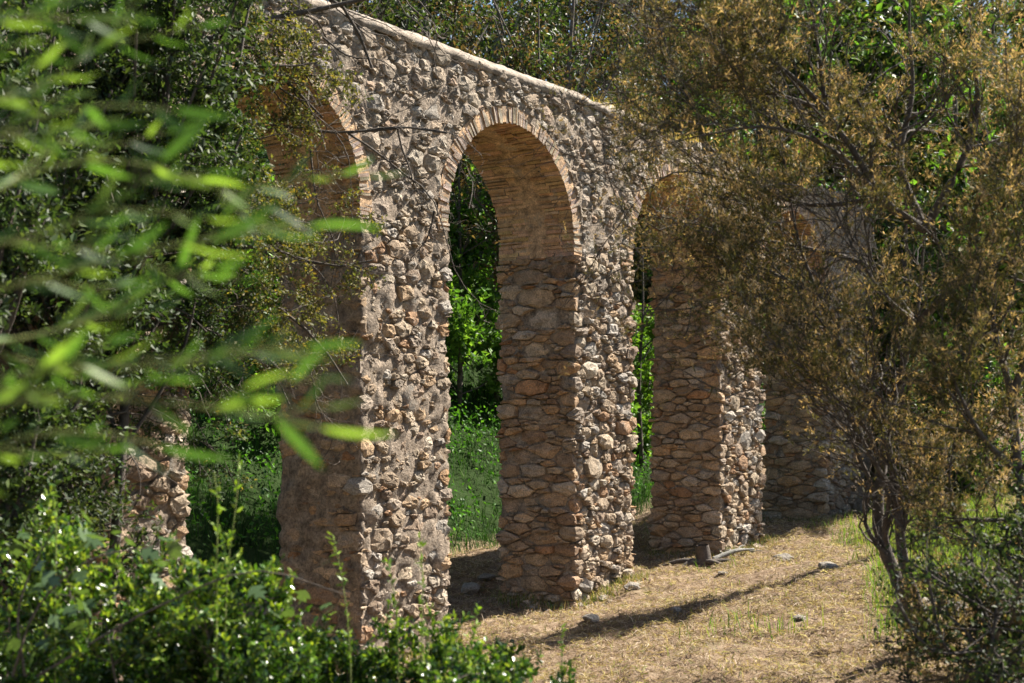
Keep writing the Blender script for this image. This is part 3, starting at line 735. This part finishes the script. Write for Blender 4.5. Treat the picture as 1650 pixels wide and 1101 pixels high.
for (px_, Y_, h_, sp_, lb, cols, nl, ls, tr_) in [
        (520, 27, 9.5, 2.6, 'dark evergreen tree behind the wall at upper left', DARK, 12000, 0.135, .18), (690, 29, 9.0, 2.6, 'rusty dark tree behind the wall above the open arch', RUST, 12000, 0.135, .16),
        (800, 33, 9.0, 2.8, 'dark tree with green patches above the wall crest', DARK + [(.10, .18, .03)], 12000, 0.144, .2), (935, 37, 8.5, 2.8, 'rust brown tree behind the middle of the wall top', RUST, 12000, 0.144, .16),
        (1065, 38, 7.5, 2.2, 'bright green tree behind the grassy wall top', LUSH + DARK, 12000, 0.152, .14), (1120, 38, 8.0, 2.8, 'dark thicket tree behind the right wall end', DARK + LUSH[:1], 12000, 0.152, .18),
        (360, 30, 11, 3, 'tall dark tree at the upper left background', DARK, 12000, 0.169, .2),
        (750, 41, 11.5, 3.4, 'far tall tree over the middle of the wall top', DARK + LUSH[:1], 12000, 0.182, .2), (900, 46, 11.5, 3.6, 'far tall tree right of the middle of the wall top', DARK, 12000, 0.195, .2), (570, 33, 9.5, 2.8, 'dark tree right behind the upper coping', DARK + RUST, 12000, 0.156, .2), (640, 38, 10.5, 3.2, 'far dark tree high behind the wall', DARK + RUST[:1], 12000, 0.169, .2), (1010, 42, 9.5, 3.2, 'far tree at the top centre beyond the wall', DARK + LUSH[:1], 12000, 0.186, .2)]:
    crown_tree('background_tree', lb, 'tree', ((px_ - CX)*Y_/FPX, Y_), h_, sp_, rb, cols, None, nl, ls, M_LEAF, 30, tr_, M_BARKG if px_ in (935, 800) else M_BARK, (rb.normal(0, .4), 0), .12, group='trees on the hillside behind the wall')
# far trees closing the view to the right
for (px_, Y_, h_, sp_, lb) in [(1230, 44, 9.0, 3.2, 'far green tree behind the brown bush on its left'), (1390, 48, 9.5, 3.6, 'far tree behind the middle of the brown bush'), (1540, 46, 9.0, 3.6, 'far tree behind the right of the brown bush'),
        (1460, 56, 13, 4.4, 'distant dark tree above the crooked stems'), (1270, 50, 11.5, 3.8, 'far dark tree over the end of the wall'), (1240, 70, 15, 5, 'woodland tree on the skyline left of the sky gaps'), (1400, 72, 16, 5, 'woodland tree on the skyline between the sky gaps'), (1520, 70, 16, 5, 'woodland tree on the skyline right of the sky gaps'), (1640, 52, 11, 4, 'far dark tree by the right edge'), (1320, 58, 12.5, 4.2, 'distant tall tree under the sky gaps'), (1600, 60, 13, 4.5, 'distant tall tree at the right edge'), (1200, 62, 11, 4.5, 'distant tree beyond the wall end')]:
    crown_tree('far_tree', lb, 'tree', ((px_ - CX)*Y_/FPX, Y_), h_, sp_, rb, DARK + LUSH[:2] + [(.14, .13, .04)], None, 8500, .36, M_LEAF, 30, .2, M_BARK, (0, 0), .05, group='far trees at the right')
for (px_, Y_, h_, sp_, lb) in [(1450, 31, 2.6, 1.6, 'low green bush beyond the shaded pier'), (1590, 27, 2.4, 1.6, 'low leafy bush at the right beyond the grass'), (1290, 34, 3.2, 1.8, 'bush beside the far end of the aqueduct')]:
    crown_tree('low_bush', lb, 'shrub', ((px_ - CX)*Y_/FPX, Y_), h_, sp_, rb, DARK + LUSH, None, 7000, .14, M_LEAF, 20, .05, M_BARK, (0, 0), .1, group='bushes at the far right')
for (s_, d_, h_, sp_, lb) in [(15.6, -.7, 6.6, 1.3, 'dark evergreen bush standing over the end of the aqueduct'), (17.2, .6, 7.0, 1.6, 'dark evergreen tree just past the end of the aqueduct')]:
    b_ = WB(s_, d_); crown_tree('evergreen_bush', lb, 'shrub', b_, h_, sp_, rb, DARK + LUSH[:1], None, 9500, .13, M_LEAF, 30, .08, M_BARK, (0, 0), .05, group='evergreens at the end of the aqueduct')
crown_tree('crest_tree', 'rusty leaved tree close behind the wall above the middle pier', 'tree', (.55, 22.9), 9.6, 1.8, rb, RUST + DARK[:2], None, 15000, .10, M_LEAF, 34, .10, M_BARK, (.5, 0), .55)
# tree whose bare trunk throws the long shadow, and the one that shades the far pier
crown_tree('pine_tree', 'tall bare trunked pine at the right behind the brown bush', 'tree', (7.9, 19.9), 9.2, .9, rb, DARK, None, 3000, .12, M_NEEDLE, 10, .29, M_BARK, (0, 0), .93, taper=.3)
crown_tree('shade_tree', 'dense dark tree at the far right shading the last pier', 'tree', (12.96, 30.5), 14.5, 1.5, rb, DARK, None, 17000, .20, M_LEAF, 46, .22, M_BARK, (0, 0), .40)

# ------------------------------------------------------------------ evergreen oak at the left
ro = np.random.default_rng(44)
OAK = [(.10, .105, .035), (.15, .14, .045), (.22, .18, .05), (.06, .075, .03), (.30, .20, .05)]
tb = np.array([-4.35, 10.2, 0]); tb[2] = zg(tb[0], tb[1])
oak = empty('evergreen_oak', tb, 'evergreen oak with small leaves and dark twigs before the left arch', 'tree'); pl = Plant()
trunk = limb([tb - [0, 0, .2], at(-80, 700, 10.2), at(-40, 450, 10.4), at(20, 250, 10.75), at(60, 60, 11.0), at(90, -120, 11.1)], 20)
pl.wood(trunk, np.linspace(.26, .12, 20), 10)
def yw(x): return O2[1] + U[1]*(x - 580)/(561.5 - .234*x)*LP
def before(p, gap=1.0): return [(x, y, min(13.2, yw(x) - gap) + (Y - 12.7)*.5) for x, y, Y in p]
LIMBS = [([(20, 250, 12.8), (150, 130, 12.6), (260, 100, 12.5), (400, 40, 12.4), (560, 5, 12.4), (700, -30, 12.4)], .060),
         ([(20, 270, 12.8), (180, 250, 12.9), (330, 200, 13.0), (470, 205, 13.1), (560, 215, 13.2), (650, 205, 13.2), (720, 215, 13.2)], .036),
         ([(10, 330, 12.7), (150, 330, 12.6), (300, 300, 12.6), (400, 330, 12.8), (470, 300, 12.9)], .05),
         ([(0, 480, 12.7), (150, 470, 12.4), (300, 420, 12.4), (430, 400, 12.6), (540, 430, 12.7), (600, 420, 12.8)], .045),
         ([(-10, 560, 12.6), (150, 540, 12.4), (300, 520, 12.5), (440, 490, 12.7), (520, 560, 12.8), (560, 620, 12.8)], .04),
         ([(60, 60, 12.8), (200, 20, 12.4), (330, 40, 12.3), (440, 110, 12.5), (520, 190, 12.8)], .05),
         ([(60, 0, 12.8), (220, -60, 12.6), (420, -50, 12.4), (560, 20, 12.5), (600, 110, 12.7)], .05),
         ([(150, 470, 12.4), (280, 480, 12.6), (380, 560, 12.8), (440, 600, 12.9), (470, 660, 12.9)], .03), ([(-20, 620, 12.6), (100, 640, 12.4), (220, 610, 12.4), (320, 650, 12.6)], .04),
         ([(30, 200, 12.8), (120, 190, 12.2), (230, 200, 12.0), (340, 260, 12.0), (420, 380, 12.2)], .05),
         ([(0, 400, 12.7), (100, 400, 12.1), (200, 380, 12.0), (300, 350, 12.0)], .05)]
P1 = np.array([limb([at(*q) for q in before(p)], 14) for p, r in LIMBS]); R1 = np.array([np.linspace(r, r*.22, 14) for p, r in LIMBS])
pl.wood(P1, R1, 7)
P2, R2 = spawn(P1, R1, 15, .95, ro, (.4, 1.1), 7, .30, (0, 0, -.05), .5, .12, .97, .004); pl.wood(P2, R2, 5)
P3, R3 = spawn(P2, R2, 6, .42, ro, (.4, 1.2), 5, .35, (0, 0, 0), .55, .2, 1, .0022); pl.wood(P3, R3, 3)
pr = project(P3[:, -1]); dens = np.clip(1.15 - np.clip((pr[:, 0] - 350)/230, 0, 1)*.85, .05, 1) * np.where((pr[:, 0] > 600), .12, 1.0)
dens = np.where((pr[:, 0] > 500) & (pr[:, 1] < 330), dens*.3, dens); dens = np.where(pr[:, 1] > 610, dens*.3, dens)
keep = ro.random(len(P3)) < dens
P4, R4 = spawn(P3[keep], R3[keep], 6, .17, ro, (.4, 1.2), 4, .35, (0, 0, .05), .6, .2, 1, .0016); pl.wood(P4[::2], R4[::2], 3)
Bp, D = leaf_sites(P4, 16, ro, .05, .8, .15, .02); n = len(Bp)
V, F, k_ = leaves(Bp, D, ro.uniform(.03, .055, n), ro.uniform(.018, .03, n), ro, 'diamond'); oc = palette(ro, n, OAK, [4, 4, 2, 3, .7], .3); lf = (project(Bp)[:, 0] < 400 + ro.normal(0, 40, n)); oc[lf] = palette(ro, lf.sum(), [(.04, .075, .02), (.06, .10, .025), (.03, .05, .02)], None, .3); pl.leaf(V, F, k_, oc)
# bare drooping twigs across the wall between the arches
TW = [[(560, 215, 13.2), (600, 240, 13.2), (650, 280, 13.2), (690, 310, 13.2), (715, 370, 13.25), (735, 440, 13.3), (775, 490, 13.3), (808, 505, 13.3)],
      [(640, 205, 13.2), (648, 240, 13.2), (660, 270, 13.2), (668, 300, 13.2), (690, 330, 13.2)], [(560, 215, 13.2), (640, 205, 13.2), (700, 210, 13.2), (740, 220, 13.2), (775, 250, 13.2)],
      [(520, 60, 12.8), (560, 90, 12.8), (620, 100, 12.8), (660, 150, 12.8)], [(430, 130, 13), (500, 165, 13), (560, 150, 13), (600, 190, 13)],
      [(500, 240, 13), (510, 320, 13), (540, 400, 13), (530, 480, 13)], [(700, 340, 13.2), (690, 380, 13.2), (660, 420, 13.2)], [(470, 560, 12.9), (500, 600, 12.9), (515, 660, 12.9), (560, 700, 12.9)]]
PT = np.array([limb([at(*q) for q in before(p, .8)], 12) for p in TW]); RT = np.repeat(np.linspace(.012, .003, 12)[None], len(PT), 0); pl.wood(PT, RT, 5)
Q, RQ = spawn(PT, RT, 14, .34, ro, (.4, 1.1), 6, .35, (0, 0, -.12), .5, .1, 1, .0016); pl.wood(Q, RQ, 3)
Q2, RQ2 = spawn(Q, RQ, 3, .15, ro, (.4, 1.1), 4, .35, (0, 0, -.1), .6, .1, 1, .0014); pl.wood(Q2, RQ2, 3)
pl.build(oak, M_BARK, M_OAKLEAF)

for (px_, Y_, h_, sp_, lo_, lb) in [(70, 10.7, 6.2, 1.15, .5, 'dense dark oak crown at the upper left corner'), (150, 11.2, 6.8, 1.0, .60, 'dark oak crown hiding the left end of the wall'), (-40, 9.4, 5.6, 1.0, .42, 'shaded oak at the left edge of the picture')]:
    crown_tree('dense_oak', lb, 'tree', ((px_ - CX)*Y_/FPX, Y_), h_, sp_, ro, [(.035, .06, .02), (.05, .085, .025), (.03, .045, .018), (.08, .11, .03)], None, 14000, .07, M_OAKLEAF, 30, .06, M_BARK, (.55 if px_ == 150 else 0, 0), lo_, group='oaks at the left')
# dark bush at the foot of the left pier
for (px_, Y_, h_, sp_, lb, cols) in [(40, 10.5, 2.8, .95, 'dark small leaved bush at the left edge', DARK)]:
    crown_tree('mastic_bush', lb, 'shrub', ((px_ - CX)*Y_/FPX, Y_), h_, sp_, ro, cols, None, 11000, .055, M_OAKLEAF, 22, .045, M_BARK, (0, 0), .3, 'diamond', group='bushes under the oak')

# ------------------------------------------------------------------ brown tree heather at the right
for (px_, Y_, h_, sp_, lb) in [(1610, 9.0, .95, .75, 'dark low bush in the bottom right corner'), (1690, 9.8, 1.3, .6, 'dark bush cut off by the right edge')]:
    crown_tree('mastic_bush', lb, 'shrub', ((px_ - CX)*Y_/FPX, Y_), h_, sp_, ro, DARK, None, 4200, .045, M_OAKLEAF, 30, .02, M_BARK, (0, 0), .2, group='bushes in the bottom right corner')
rh = np.random.default_rng(55)
def heather(name, label, limbs, rng, per=(9, 6, 5), L=(.95, .45, .22), nd=34, keepf=None, base=None):
    P = np.array([limb([at(*q) for q in p], 16) for p, r in limbs]); R = np.array([np.linspace(r*1.15, r*.12, 16) for p, r in limbs])
    root = empty(name, P[0, 0] if base is None else base, label, 'tree'); pl = Plant(); pl.wood(P, R, 8)
    A, RA = spawn(P, R, per[0], L[0], rng, (.35, 1.0), 8, .22, (0, 0, .08), .5, .22, 1.0, .005); pl.wood(A, RA, 5)
    Bq, RB = spawn(A, RA, per[1], L[1], rng, (.35, 1.0), 6, .28, (0, 0, .10), .55, .1, 1, .0025); pl.wood(Bq, RB, 3)
    C, RC = spawn(Bq, RB, per[2], L[2], rng, (.3, .9), 5, .25, (0, 0, .22), .6, .1, 1, .0015)
    if keepf is not None: C_ = keepf(project(C[:, -1]), rng); C, RC = C[C_], RC[C_]
    pl.wood(C[::3], RC[::3], 3)
    Bp, D, tq = leaf_sites(C, nd, rng, .0, .5, .30, .006, True); n = len(Bp)
    kinds = np.repeat(rng.random(len(C)), nd)
    cg = palette(rng, n, [(.085, .082, .026), (.06, .062, .02), (.13, .118, .042)], None, .3); cb = palette(rng, n, [(.45, .315, .16), (.35, .25, .12), (.55, .41, .23)], None, .25)
    V, F, k_ = leaves(Bp, D, rng.uniform(.028, .052, n), rng.uniform(.006, .011, n), rng, 'diamond', .2)
    pl.leaf(V, F, k_, np.where(((kinds < .52) & (tq > .48))[:, None], cb, np.where((tq > .5)[:, None], cg*1.5, cg))); pl.build(root, M_BARK, M_NEEDLE); return root  # darker bases and paler tips paint shade and glow over olive and flower brown
def keep_main(p, r):
    x, y = p[:, 0], p[:, 1]
    d = np.clip((x - 960)/240, .25, 1)
    d = np.where((y > 600) & (x < 1250), d*.3, d); d = np.where((y > 800) & (x < 1480), d*.12, d)
    d = np.where((x < 1110) & (y < 560), d*.8, d); d = np.where((x < 1000), .1, d)
    d = np.where((x > 1220) & (x < 1400) & (y > 600), d*.4, d)
    q = np.stack([x/95, y/80, 0*x], -1); d = d*np.clip(.55 + 1.2*vnoise(q, 1.2, 5, 2), .08, .9)
    d = np.where((x > 985) & (x < 1260) & (y < 600), np.maximum(d, .40 + .35*vnoise(q, 1.7, 6, 2)), d)
    return r.random(len(x)) < d
g0 = on_ground(1530, 1060); Yb = g0[1]
H1 = [([(1530, 1070, Yb), (1490, 1010, Yb), (1440, 920, Yb+.1), (1415, 850, Yb+.15), (1420, 760, Yb+.2), (1440, 640, Yb+.2), (1475, 520, Yb+.2), (1490, 370, Yb+.2)], .062),
      ([(1490, 1010, Yb), (1455, 900, Yb-.1), (1445, 800, Yb-.2), (1425, 700, Yb-.3), (1385, 620, Yb-.3), (1340, 540, Yb-.3), (1290, 480, Yb-.3)], .045),
      ([(1490, 370, Yb+.2), (1420, 320, Yb), (1380, 250, Yb-.1), (1335, 180, Yb-.1), (1320, 90, Yb-.1), (1300, -40, Yb-.1)], .035),
      ([(1490, 370, Yb+.2), (1545, 270, Yb+.1), (1573, 200, Yb+.1), (1572, 110, Yb+.1), (1555, -40, Yb+.1)], .035),
      ([(1420, 320, Yb), (1330, 235, Yb-.3), (1240, 205, Yb-.4), (1150, 215, Yb-.5), (1060, 235, Yb-.5)], .022),
      ([(1475, 520, Yb+.2), (1400, 430, Yb+.5), (1300, 400, Yb+.6), (1190, 380, Yb+.7), (1080, 350, Yb+.8)], .026),
      ([(1440, 640, Yb+.2), (1360, 560, Yb+.5), (1270, 520, Yb+.5), (1180, 470, Yb+.6)], .022),
      ([(1490, 370, Yb+.2), (1450, 260, Yb+.4), (1470, 150, Yb+.5), (1465, 30, Yb+.5), (1470, -60, Yb+.5)], .035),
      ([(1335, 180, Yb-.1), (1260, 110, Yb-.3), (1180, 60, Yb-.3), (1080, 30, Yb-.3)], .02),
      ([(1480, 520, Yb+.2), (1560, 430, Yb-.3), (1620, 330, Yb-.5), (1650, 200, Yb-.5)], .03),
      ([(1445, 800, Yb-.2), (1400, 730, Yb-.5), (1365, 660, Yb-.6), (1300, 600, Yb-.6)], .02),
      ([(1420, 320, Yb), (1300, 330, Yb+.3), (1180, 290, Yb+.4), (1080, 280, Yb+.4), (1020, 330, Yb+.4)], .02), ([(1335, 180, Yb-.1), (1240, 150, Yb+.2), (1150, 140, Yb+.2), (1070, 150, Yb+.2)], .018), ([(1400, 430, Yb+.5), (1310, 470, Yb+.2), (1220, 430, Yb+.2), (1130, 430, Yb+.2), (1060, 440, Yb+.2)], .02),
      ([(1385, 620, Yb-.3), (1330, 500, Yb+.1), (1290, 400, Yb+.2), (1270, 300, Yb+.2), (1260, 220, Yb+.2)], .024), ([(1475, 520, Yb+.2), (1420, 470, Yb-.2), (1370, 390, Yb-.3), (1330, 300, Yb-.3)], .022),
      ([(1300, -40, Yb-.1), (1220, -60, Yb), (1120, -20, Yb), (1050, 40, Yb)], .02)]
heather('tree_heather', 'large brown flowering tree heather with crooked dark stems at right', H1, rh, (15, 9, 7), (.95, .48, .22), 17, keep_main)
g1 = on_ground(1640, 1040); Yr = g1[1] - .6
g1 = at(1690, 1060, Yr); g1[2] = zg(g1[0], g1[1])
H2 = [([tuple(np.append(project(g1), Yr)), (1660, 880, Yr), (1640, 760, Yr), (1630, 640, Yr), (1600, 520, Yr), (1610, 380, Yr)], .06),
      ([(1650, 840, Yr), (1590, 838, Yr), (1530, 835, Yr), (1480, 828, Yr)], .02), ([(1650, 870, Yr), (1590, 880, Yr), (1550, 850, Yr), (1530, 780, Yr), (1540, 700, Yr)], .022),
      ([(1640, 760, Yr), (1580, 700, Yr-.2), (1540, 620, Yr-.3), (1520, 560, Yr-.3)], .025), ([(1630, 640, Yr), (1670, 520, Yr), (1660, 400, Yr), (1640, 280, Yr)], .03),
      ([tuple(np.append(project(g1), Yr)), (1620, 1010, Yr-.2), (1570, 980, Yr-.3), (1540, 940, Yr-.3)], .02), ([tuple(np.append(project(g1), Yr)), (1640, 1060, Yr-.4), (1580, 1060, Yr-.5), (1530, 1080, Yr-.5)], .02)]
def keep_right(p, r):
    x, y = p[:, 0], p[:, 1]; d = np.where(y > 930, .95, .8); d = np.where((y > 820) & (y < 930) & (x < 1620), .12, d); return (r.random(len(x)) < d) & (x > 1450)
heather('tree_heather', 'darker tree heather cut off by the right edge', H2, rh, (11, 8, 6), (.7, .36, .2), 18, keep_right, base=g1)

# ------------------------------------------------------------------ glossy shrub at the lower left
rl = np.random.default_rng(66)
GREEN = [(.038, .092, .015), (.058, .13, .018), (.024, .055, .013), (.13, .23, .03), (.20, .29, .04)]
def shrub(label, stems, rng, per=(7, 6), L=(.5, .24), nl=16, ls=(.032, .054), grp='glossy shrubs at the lower left'):
    P = np.array([limb(p, 12) for p in stems]); R = np.repeat(np.linspace(.016, .004, 12)[None], len(P), 0)
    root = empty('glossy_shrub', P[:, 0].mean(0), label, 'shrub', grp); pl = Plant(); pl.wood(P, R, 5)
    A, RA = spawn(P, R, per[0], L[0], rng, (.4, 1.1), 7, .25, (0, 0, .12), .6, .25, 1, .003); pl.wood(A, RA, 3)
    Bq, RB = spawn(A, RA, per[1], L[1], rng, (.4, 1.1), 5, .25, (0, 0, .2), .6, .15, 1, .0018); pl.wood(Bq, RB, 3)
    TWG = np.concatenate([Bq, A[:, ::1][:, -5:]]); Bp, D = leaf_sites(TWG, nl, rng, .05, .75, .35, .008); n = len(Bp)
    V, F, k_ = leaves(Bp, D, rng.uniform(*ls, n), rng.uniform(.40, .55, n)*rng.uniform(*ls, n)*1.05, rng, 'fold', .6)
    tipness = np.clip((Bp[:, 2] - np.percentile(Bp[:, 2], 60))/.4, 0, 1)
    c = palette(rng, n, GREEN, [4, 4, 3, 1.2, .5], .25); young = rng.random(n) < tipness*.35; c[young] = palette(rng, young.sum(), [(.20, .30, .04), (.26, .34, .05)], None, .2)
    pl.leaf(V, F, k_, c); pl.build(root, M_BARK, M_GLOSS, 'stems', 'foliage'); return root
def stems_to(tips, Y, rng, foot=None):
    out = []
    for (x, y) in tips:
        Yq = Y + rng.uniform(-.5, .5); tip = at(x, y, Yq); b = np.array([tip[0] + rng.uniform(-.3, .3), Yq + rng.uniform(-.2, .3), 0]); b[2] = zg(b[0], b[1]) - .05
        out.append([b, b*.6 + tip*.4 + rng.normal(0, .06, 3), b*.2 + tip*.8 + rng.normal(0, .05, 3), tip])
    return out
shrub('big glossy green shrub filling the lower left corner', stems_to([(x, y + 55 + max(0, x - 330)*.35 + rl.uniform(-25, 70)) for x, y in [(10, 850), (50, 840), (100, 830), (150, 850), (200, 880), (260, 880), (300, 860), (340, 870), (390, 880), (430, 920), (20, 930), (90, 950), (170, 960), (250, 960), (330, 950), (400, 980), (450, 990)]], 7.6, rl) + stems_to([(30, 1000), (60, 1040), (150, 1050), (240, 1040), (330, 1050), (420, 1060)], 8.5, rl), rl, (10, 8), (.36, .2), 24)
shrub('lower glossy shrub before the mortar smeared pier', stems_to([(x, y + 60 + rl.uniform(-20, 50)) for x, y in [(480, 960), (520, 1000), (560, 1010), (600, 990), (650, 1000), (700, 1000), (740, 990), (500, 1060), (580, 1060), (650, 1060), (720, 1050), (770, 1040), (800, 1080)]], 7.9, rl), rl, (9, 8), (.30, .17), 20)
shrub('low end of the glossy shrub on the straw at bottom centre', stems_to([(830, 1060), (800, 1090), (860, 1110), (900, 1110), (770, 1095)], 8.3, rl), rl, (6, 5), (.24, .14), 16)
# upright young shoots standing out of the shrub
for (x, y, x2, y2, Y_, lb) in [(345, 760, 350, 870, 7.2, 'young shoot with whorled leaves left of the tall shoot'), (385, 735, 372, 870, 7.3, 'tallest whorled young shoot above the lower left shrub'),
        (535, 860, 560, 1000, 7.6, 'arching leafy shoot before the shaded side of the mortar smeared pier'), (676, 865, 680, 1010, 7.9, 'thin leafy shoot before the lit face of the mortar smeared pier'),
        (625, 905, 640, 1020, 7.8, 'short leafy shoot between the two thin shoots'), (770, 980, 745, 1080, 8.0, 'bright leafy shoot beside the middle pier foot'), (905, 1010, 900, 1120, 8.4, 'small upright sprig on the straw at bottom centre'), (85, 800, 90, 900, 7.2, 'young shoot at the far left of the shrub')]:
    tip = at(x, y, Y_); b = at(x2, y2, Y_); g = b.copy(); g[2] = zg(g[0], g[1])
    root = empty('young_shoot', g, lb, 'plant', 'young shoots of the shrub'); pl = Plant()
    st = limb([g, b, b*.45 + tip*.55 + [.012, 0, 0], tip], 14); pl.wood(st, np.linspace(.006, .0022, 14), 5)
    Bp, D = leaf_sites(st[None, 7:], 44, rl, .0, .75, .35, .004); n = len(Bp)
    V, F, k_ = leaves(Bp, D, rl.uniform(.03, .055, n), rl.uniform(.012, .02, n), rl, 'oval', .8); pl.leaf(V, F, k_, palette(rl, n, [(.16, .27, .035), (.22, .33, .045), (.11, .20, .03)], None, .2))
    pl.build(root, M_STEM, M_GLOSS, 'stem', 'foliage')

# ivy with large lobed leaves on the shrub, each leaf an object
iv = empty('ivy_vine', at(60, 1080, 7.0), 'ivy with large pale lobed leaves trailing over the lower left shrub', 'ivy')
out = np.array([(0, 0), (.16, -.30), (.42, -.46), (.40, -.24), (.72, -.30), (.70, -.12), (1.0, 0), (.70, .12), (.72, .30), (.40, .24), (.42, .46), (.16, .30), (.42, 0)])
ivF = np.array([[i, i + 1, 12] for i in range(11)] + [[11, 0, 12]])
spots = [(rl.uniform(0, 150), rl.uniform(830, 1060)) for _ in range(26)] + [(rl.uniform(120, 300), rl.uniform(850, 930)) for _ in range(16)] + [(rl.uniform(300, 560), rl.uniform(870, 1000)) for _ in range(12)]
ivy_mesh = None
for (x, y) in spots:
    p = at(x, y, 7.0 + rl.uniform(-.15, .3)); sz = rl.uniform(.07, .13)
    V = np.stack([out[:, 0], out[:, 1], -.10*np.abs(out[:, 1]) - .12*out[:, 0]**2], 1); V[12, 2] = -.05
    if ivy_mesh is None: ivy_mesh = mesh_np('leaf', V, [ivF], np.repeat([[.075, .125, .05]], 13, 0), True, (M_GLOSS,))
    o = bpy.data.objects.new('leaf', ivy_mesh); COL.objects.link(o); o.parent = iv; o.location = p - WORLD_AT[iv.name]; o.scale = (sz,)*3
    o.rotation_euler = (rl.normal(.5, .4), rl.normal(.3, .4), rl.uniform(0, 6.28))
pl = Plant()
IS = np.array([limb([at(20, 1090, 7.1), at(60, 980, 7.05), at(150, 900, 7.05), at(260, 880, 7.1)], 12), limb([at(40, 1090, 7.1), at(30, 980, 7.1), at(60, 900, 7.1), at(90, 850, 7.1)], 12), limb([at(60, 1090, 7.1), at(250, 980, 7.1), at(420, 920, 7.1), at(560, 960, 7.15)], 12)])
pl.wood(IS, np.repeat(np.linspace(.008, .003, 12)[None], 3, 0), 5); pl.build(iv, M_BARK, M_LEAF, 'stem')

# ------------------------------------------------------------------ blurred green branches close to the camera
rf = np.random.default_rng(77)
FK = .88
root0 = at(-420, 560, 3.0*FK); root0[2] = zg(root0[0], root0[1])
fr_ = empty('wattle_sapling', root0, 'out of focus bright green sapling with long narrow leaves in the left foreground', 'sapling')
main = limb([root0, at(-400, 1000, 3.0*FK), at(-330, 600, 2.95*FK), at(-250, 250, 2.9*FK), at(-200, -150, 2.9*FK)], 16)
STEMS = [[(-300, 520, 2.95), (-60, 480, 2.9), (100, 440, 2.8), (260, 400, 2.75), (400, 375, 2.7), (500, 365, 2.7)],
         [(-290, 640, 2.95), (-60, 620, 2.8), (120, 590, 2.7), (260, 580, 2.65), (400, 570, 2.6), (490, 560, 2.6)],
         [(-330, 760, 3), (-60, 660, 2.7), (120, 640, 2.6), (280, 650, 2.6), (420, 670, 2.55), (520, 690, 2.55)],
         [(-270, 360, 2.9), (-60, 330, 3.0), (80, 270, 3.1), (200, 260, 3.1), (320, 290, 3.1), (420, 330, 3.1)],
         [(-240, 230, 2.9), (-60, 180, 3.0), (80, 130, 3.1), (170, 60, 3.1), (240, -20, 3.1)],
         [(-270, 360, 2.9), (-80, 260, 2.8), (60, 190, 2.8), (190, 170, 2.8), (290, 180, 2.8)],
         [(-300, 560, 2.95), (-80, 560, 3.1), (60, 540, 3.2), (180, 500, 3.2), (280, 440, 3.2), (360, 350, 3.2)],
         [(-330, 760, 3), (-80, 760, 2.9), (60, 700, 2.8), (180, 700, 2.8), (260, 720, 2.8)],
         [(-240, 230, 2.9), (-80, 80, 2.8), (20, 30, 2.8), (110, 30, 2.8)],
         [(-280, 420, 2.9), (-60, 400, 2.7), (60, 380, 2.7), (180, 330, 2.7), (260, 260, 2.7)]]
SP = np.array([limb([at(x, y, Y*FK) for x, y, Y in p], 16) for p in STEMS])
pl = Plant(); pl.wood(main, np.linspace(.02, .009, 16), 7); pl.wood(SP, np.repeat(np.linspace(.005, .0018, 16)[None], len(SP), 0), 5)
pl.build(fr_, M_STEM, M_FROND, 'stems')
# one long leaf shape in three colours
lu = np.linspace(0, 1, 7); lw = .074*np.sin(np.pi*np.clip(lu, 0, 1)**.8)**.8; lw[0] = .012; lw[-1] = .004
LV = np.concatenate([np.stack([lu, lw*1.0, -.16*lu**2 + .25*lw], 1), np.stack([lu, 0*lu, -.16*lu**2], 1), np.stack([lu, -lw, -.16*lu**2 + .25*lw], 1)])
LF = np.concatenate([np.stack([np.arange(6), np.arange(6) + 7, np.arange(6) + 8, np.arange(6) + 1], 1), np.stack([np.arange(6) + 7, np.arange(6) + 14, np.arange(6) + 15, np.arange(6) + 8], 1)])
LM = [mesh_np('leaf', LV, [LF], np.repeat([c], 21, 0), True, (M_FROND,)) for c in ((.085, .18, .04), (.17, .27, .06), (.045, .10, .03))]
from mathutils import Matrix, Vector
TWF, RTW = spawn(SP, np.repeat(np.linspace(.005, .0018, 16)[None], len(SP), 0), 4, .24*FK, rf, (.4, .8), 6, .08, (.25, 0, 0), .7, .3, .95, .0014)
V_, F_ = tubes(TWF, RTW, 4); obj('twigs', V_, [F_], M_STEM, fr_, smooth=True, kind='stuff')
def put_leaves(P, n, t0, lo, hi):
    m = len(P) - 1
    for q in range(n):
        t = t0 + (1 - t0)*(q + rf.uniform(-.3, .3))/(n - 1); t = min(max(t, .1), .999); f = t*m; i = min(int(f), m - 1); b = P[i]*(1 - (f - i)) + P[i+1]*(f - i)
        T = unit(P[i+1] - P[i]); sg = 1 if q % 2 else -1
        side = np.array([0, 0, 1.])*sg*rf.uniform(.2, .8) + np.array([0, rf.normal(0, .5), 0])
        X = unit(T + side) if q < n - 1 else T
        Zv = unit(np.cross(X, rf.normal(size=3) + np.array([0, -.8, .2]))); Yv = np.cross(Zv, X); Ln = rf.uniform(lo, hi)
        o = bpy.data.objects.new('leaf', LM[rf.choice(3, p=[.38, .27, .35])]); COL.objects.link(o); o.parent = fr_
        M = Matrix(((X[0], Yv[0], Zv[0], 0), (X[1], Yv[1], Zv[1], 0), (X[2], Yv[2], Zv[2], 0), (0, 0, 0, 1)))
        o.matrix_local = Matrix.Translation(Vector(b - root0)) @ M @ Matrix.Scale(Ln*FK, 4)
for P in SP: put_leaves(P, 10, .25, .08, .15)
for P in TWF: put_leaves(P, 5, .2, .05, .11)
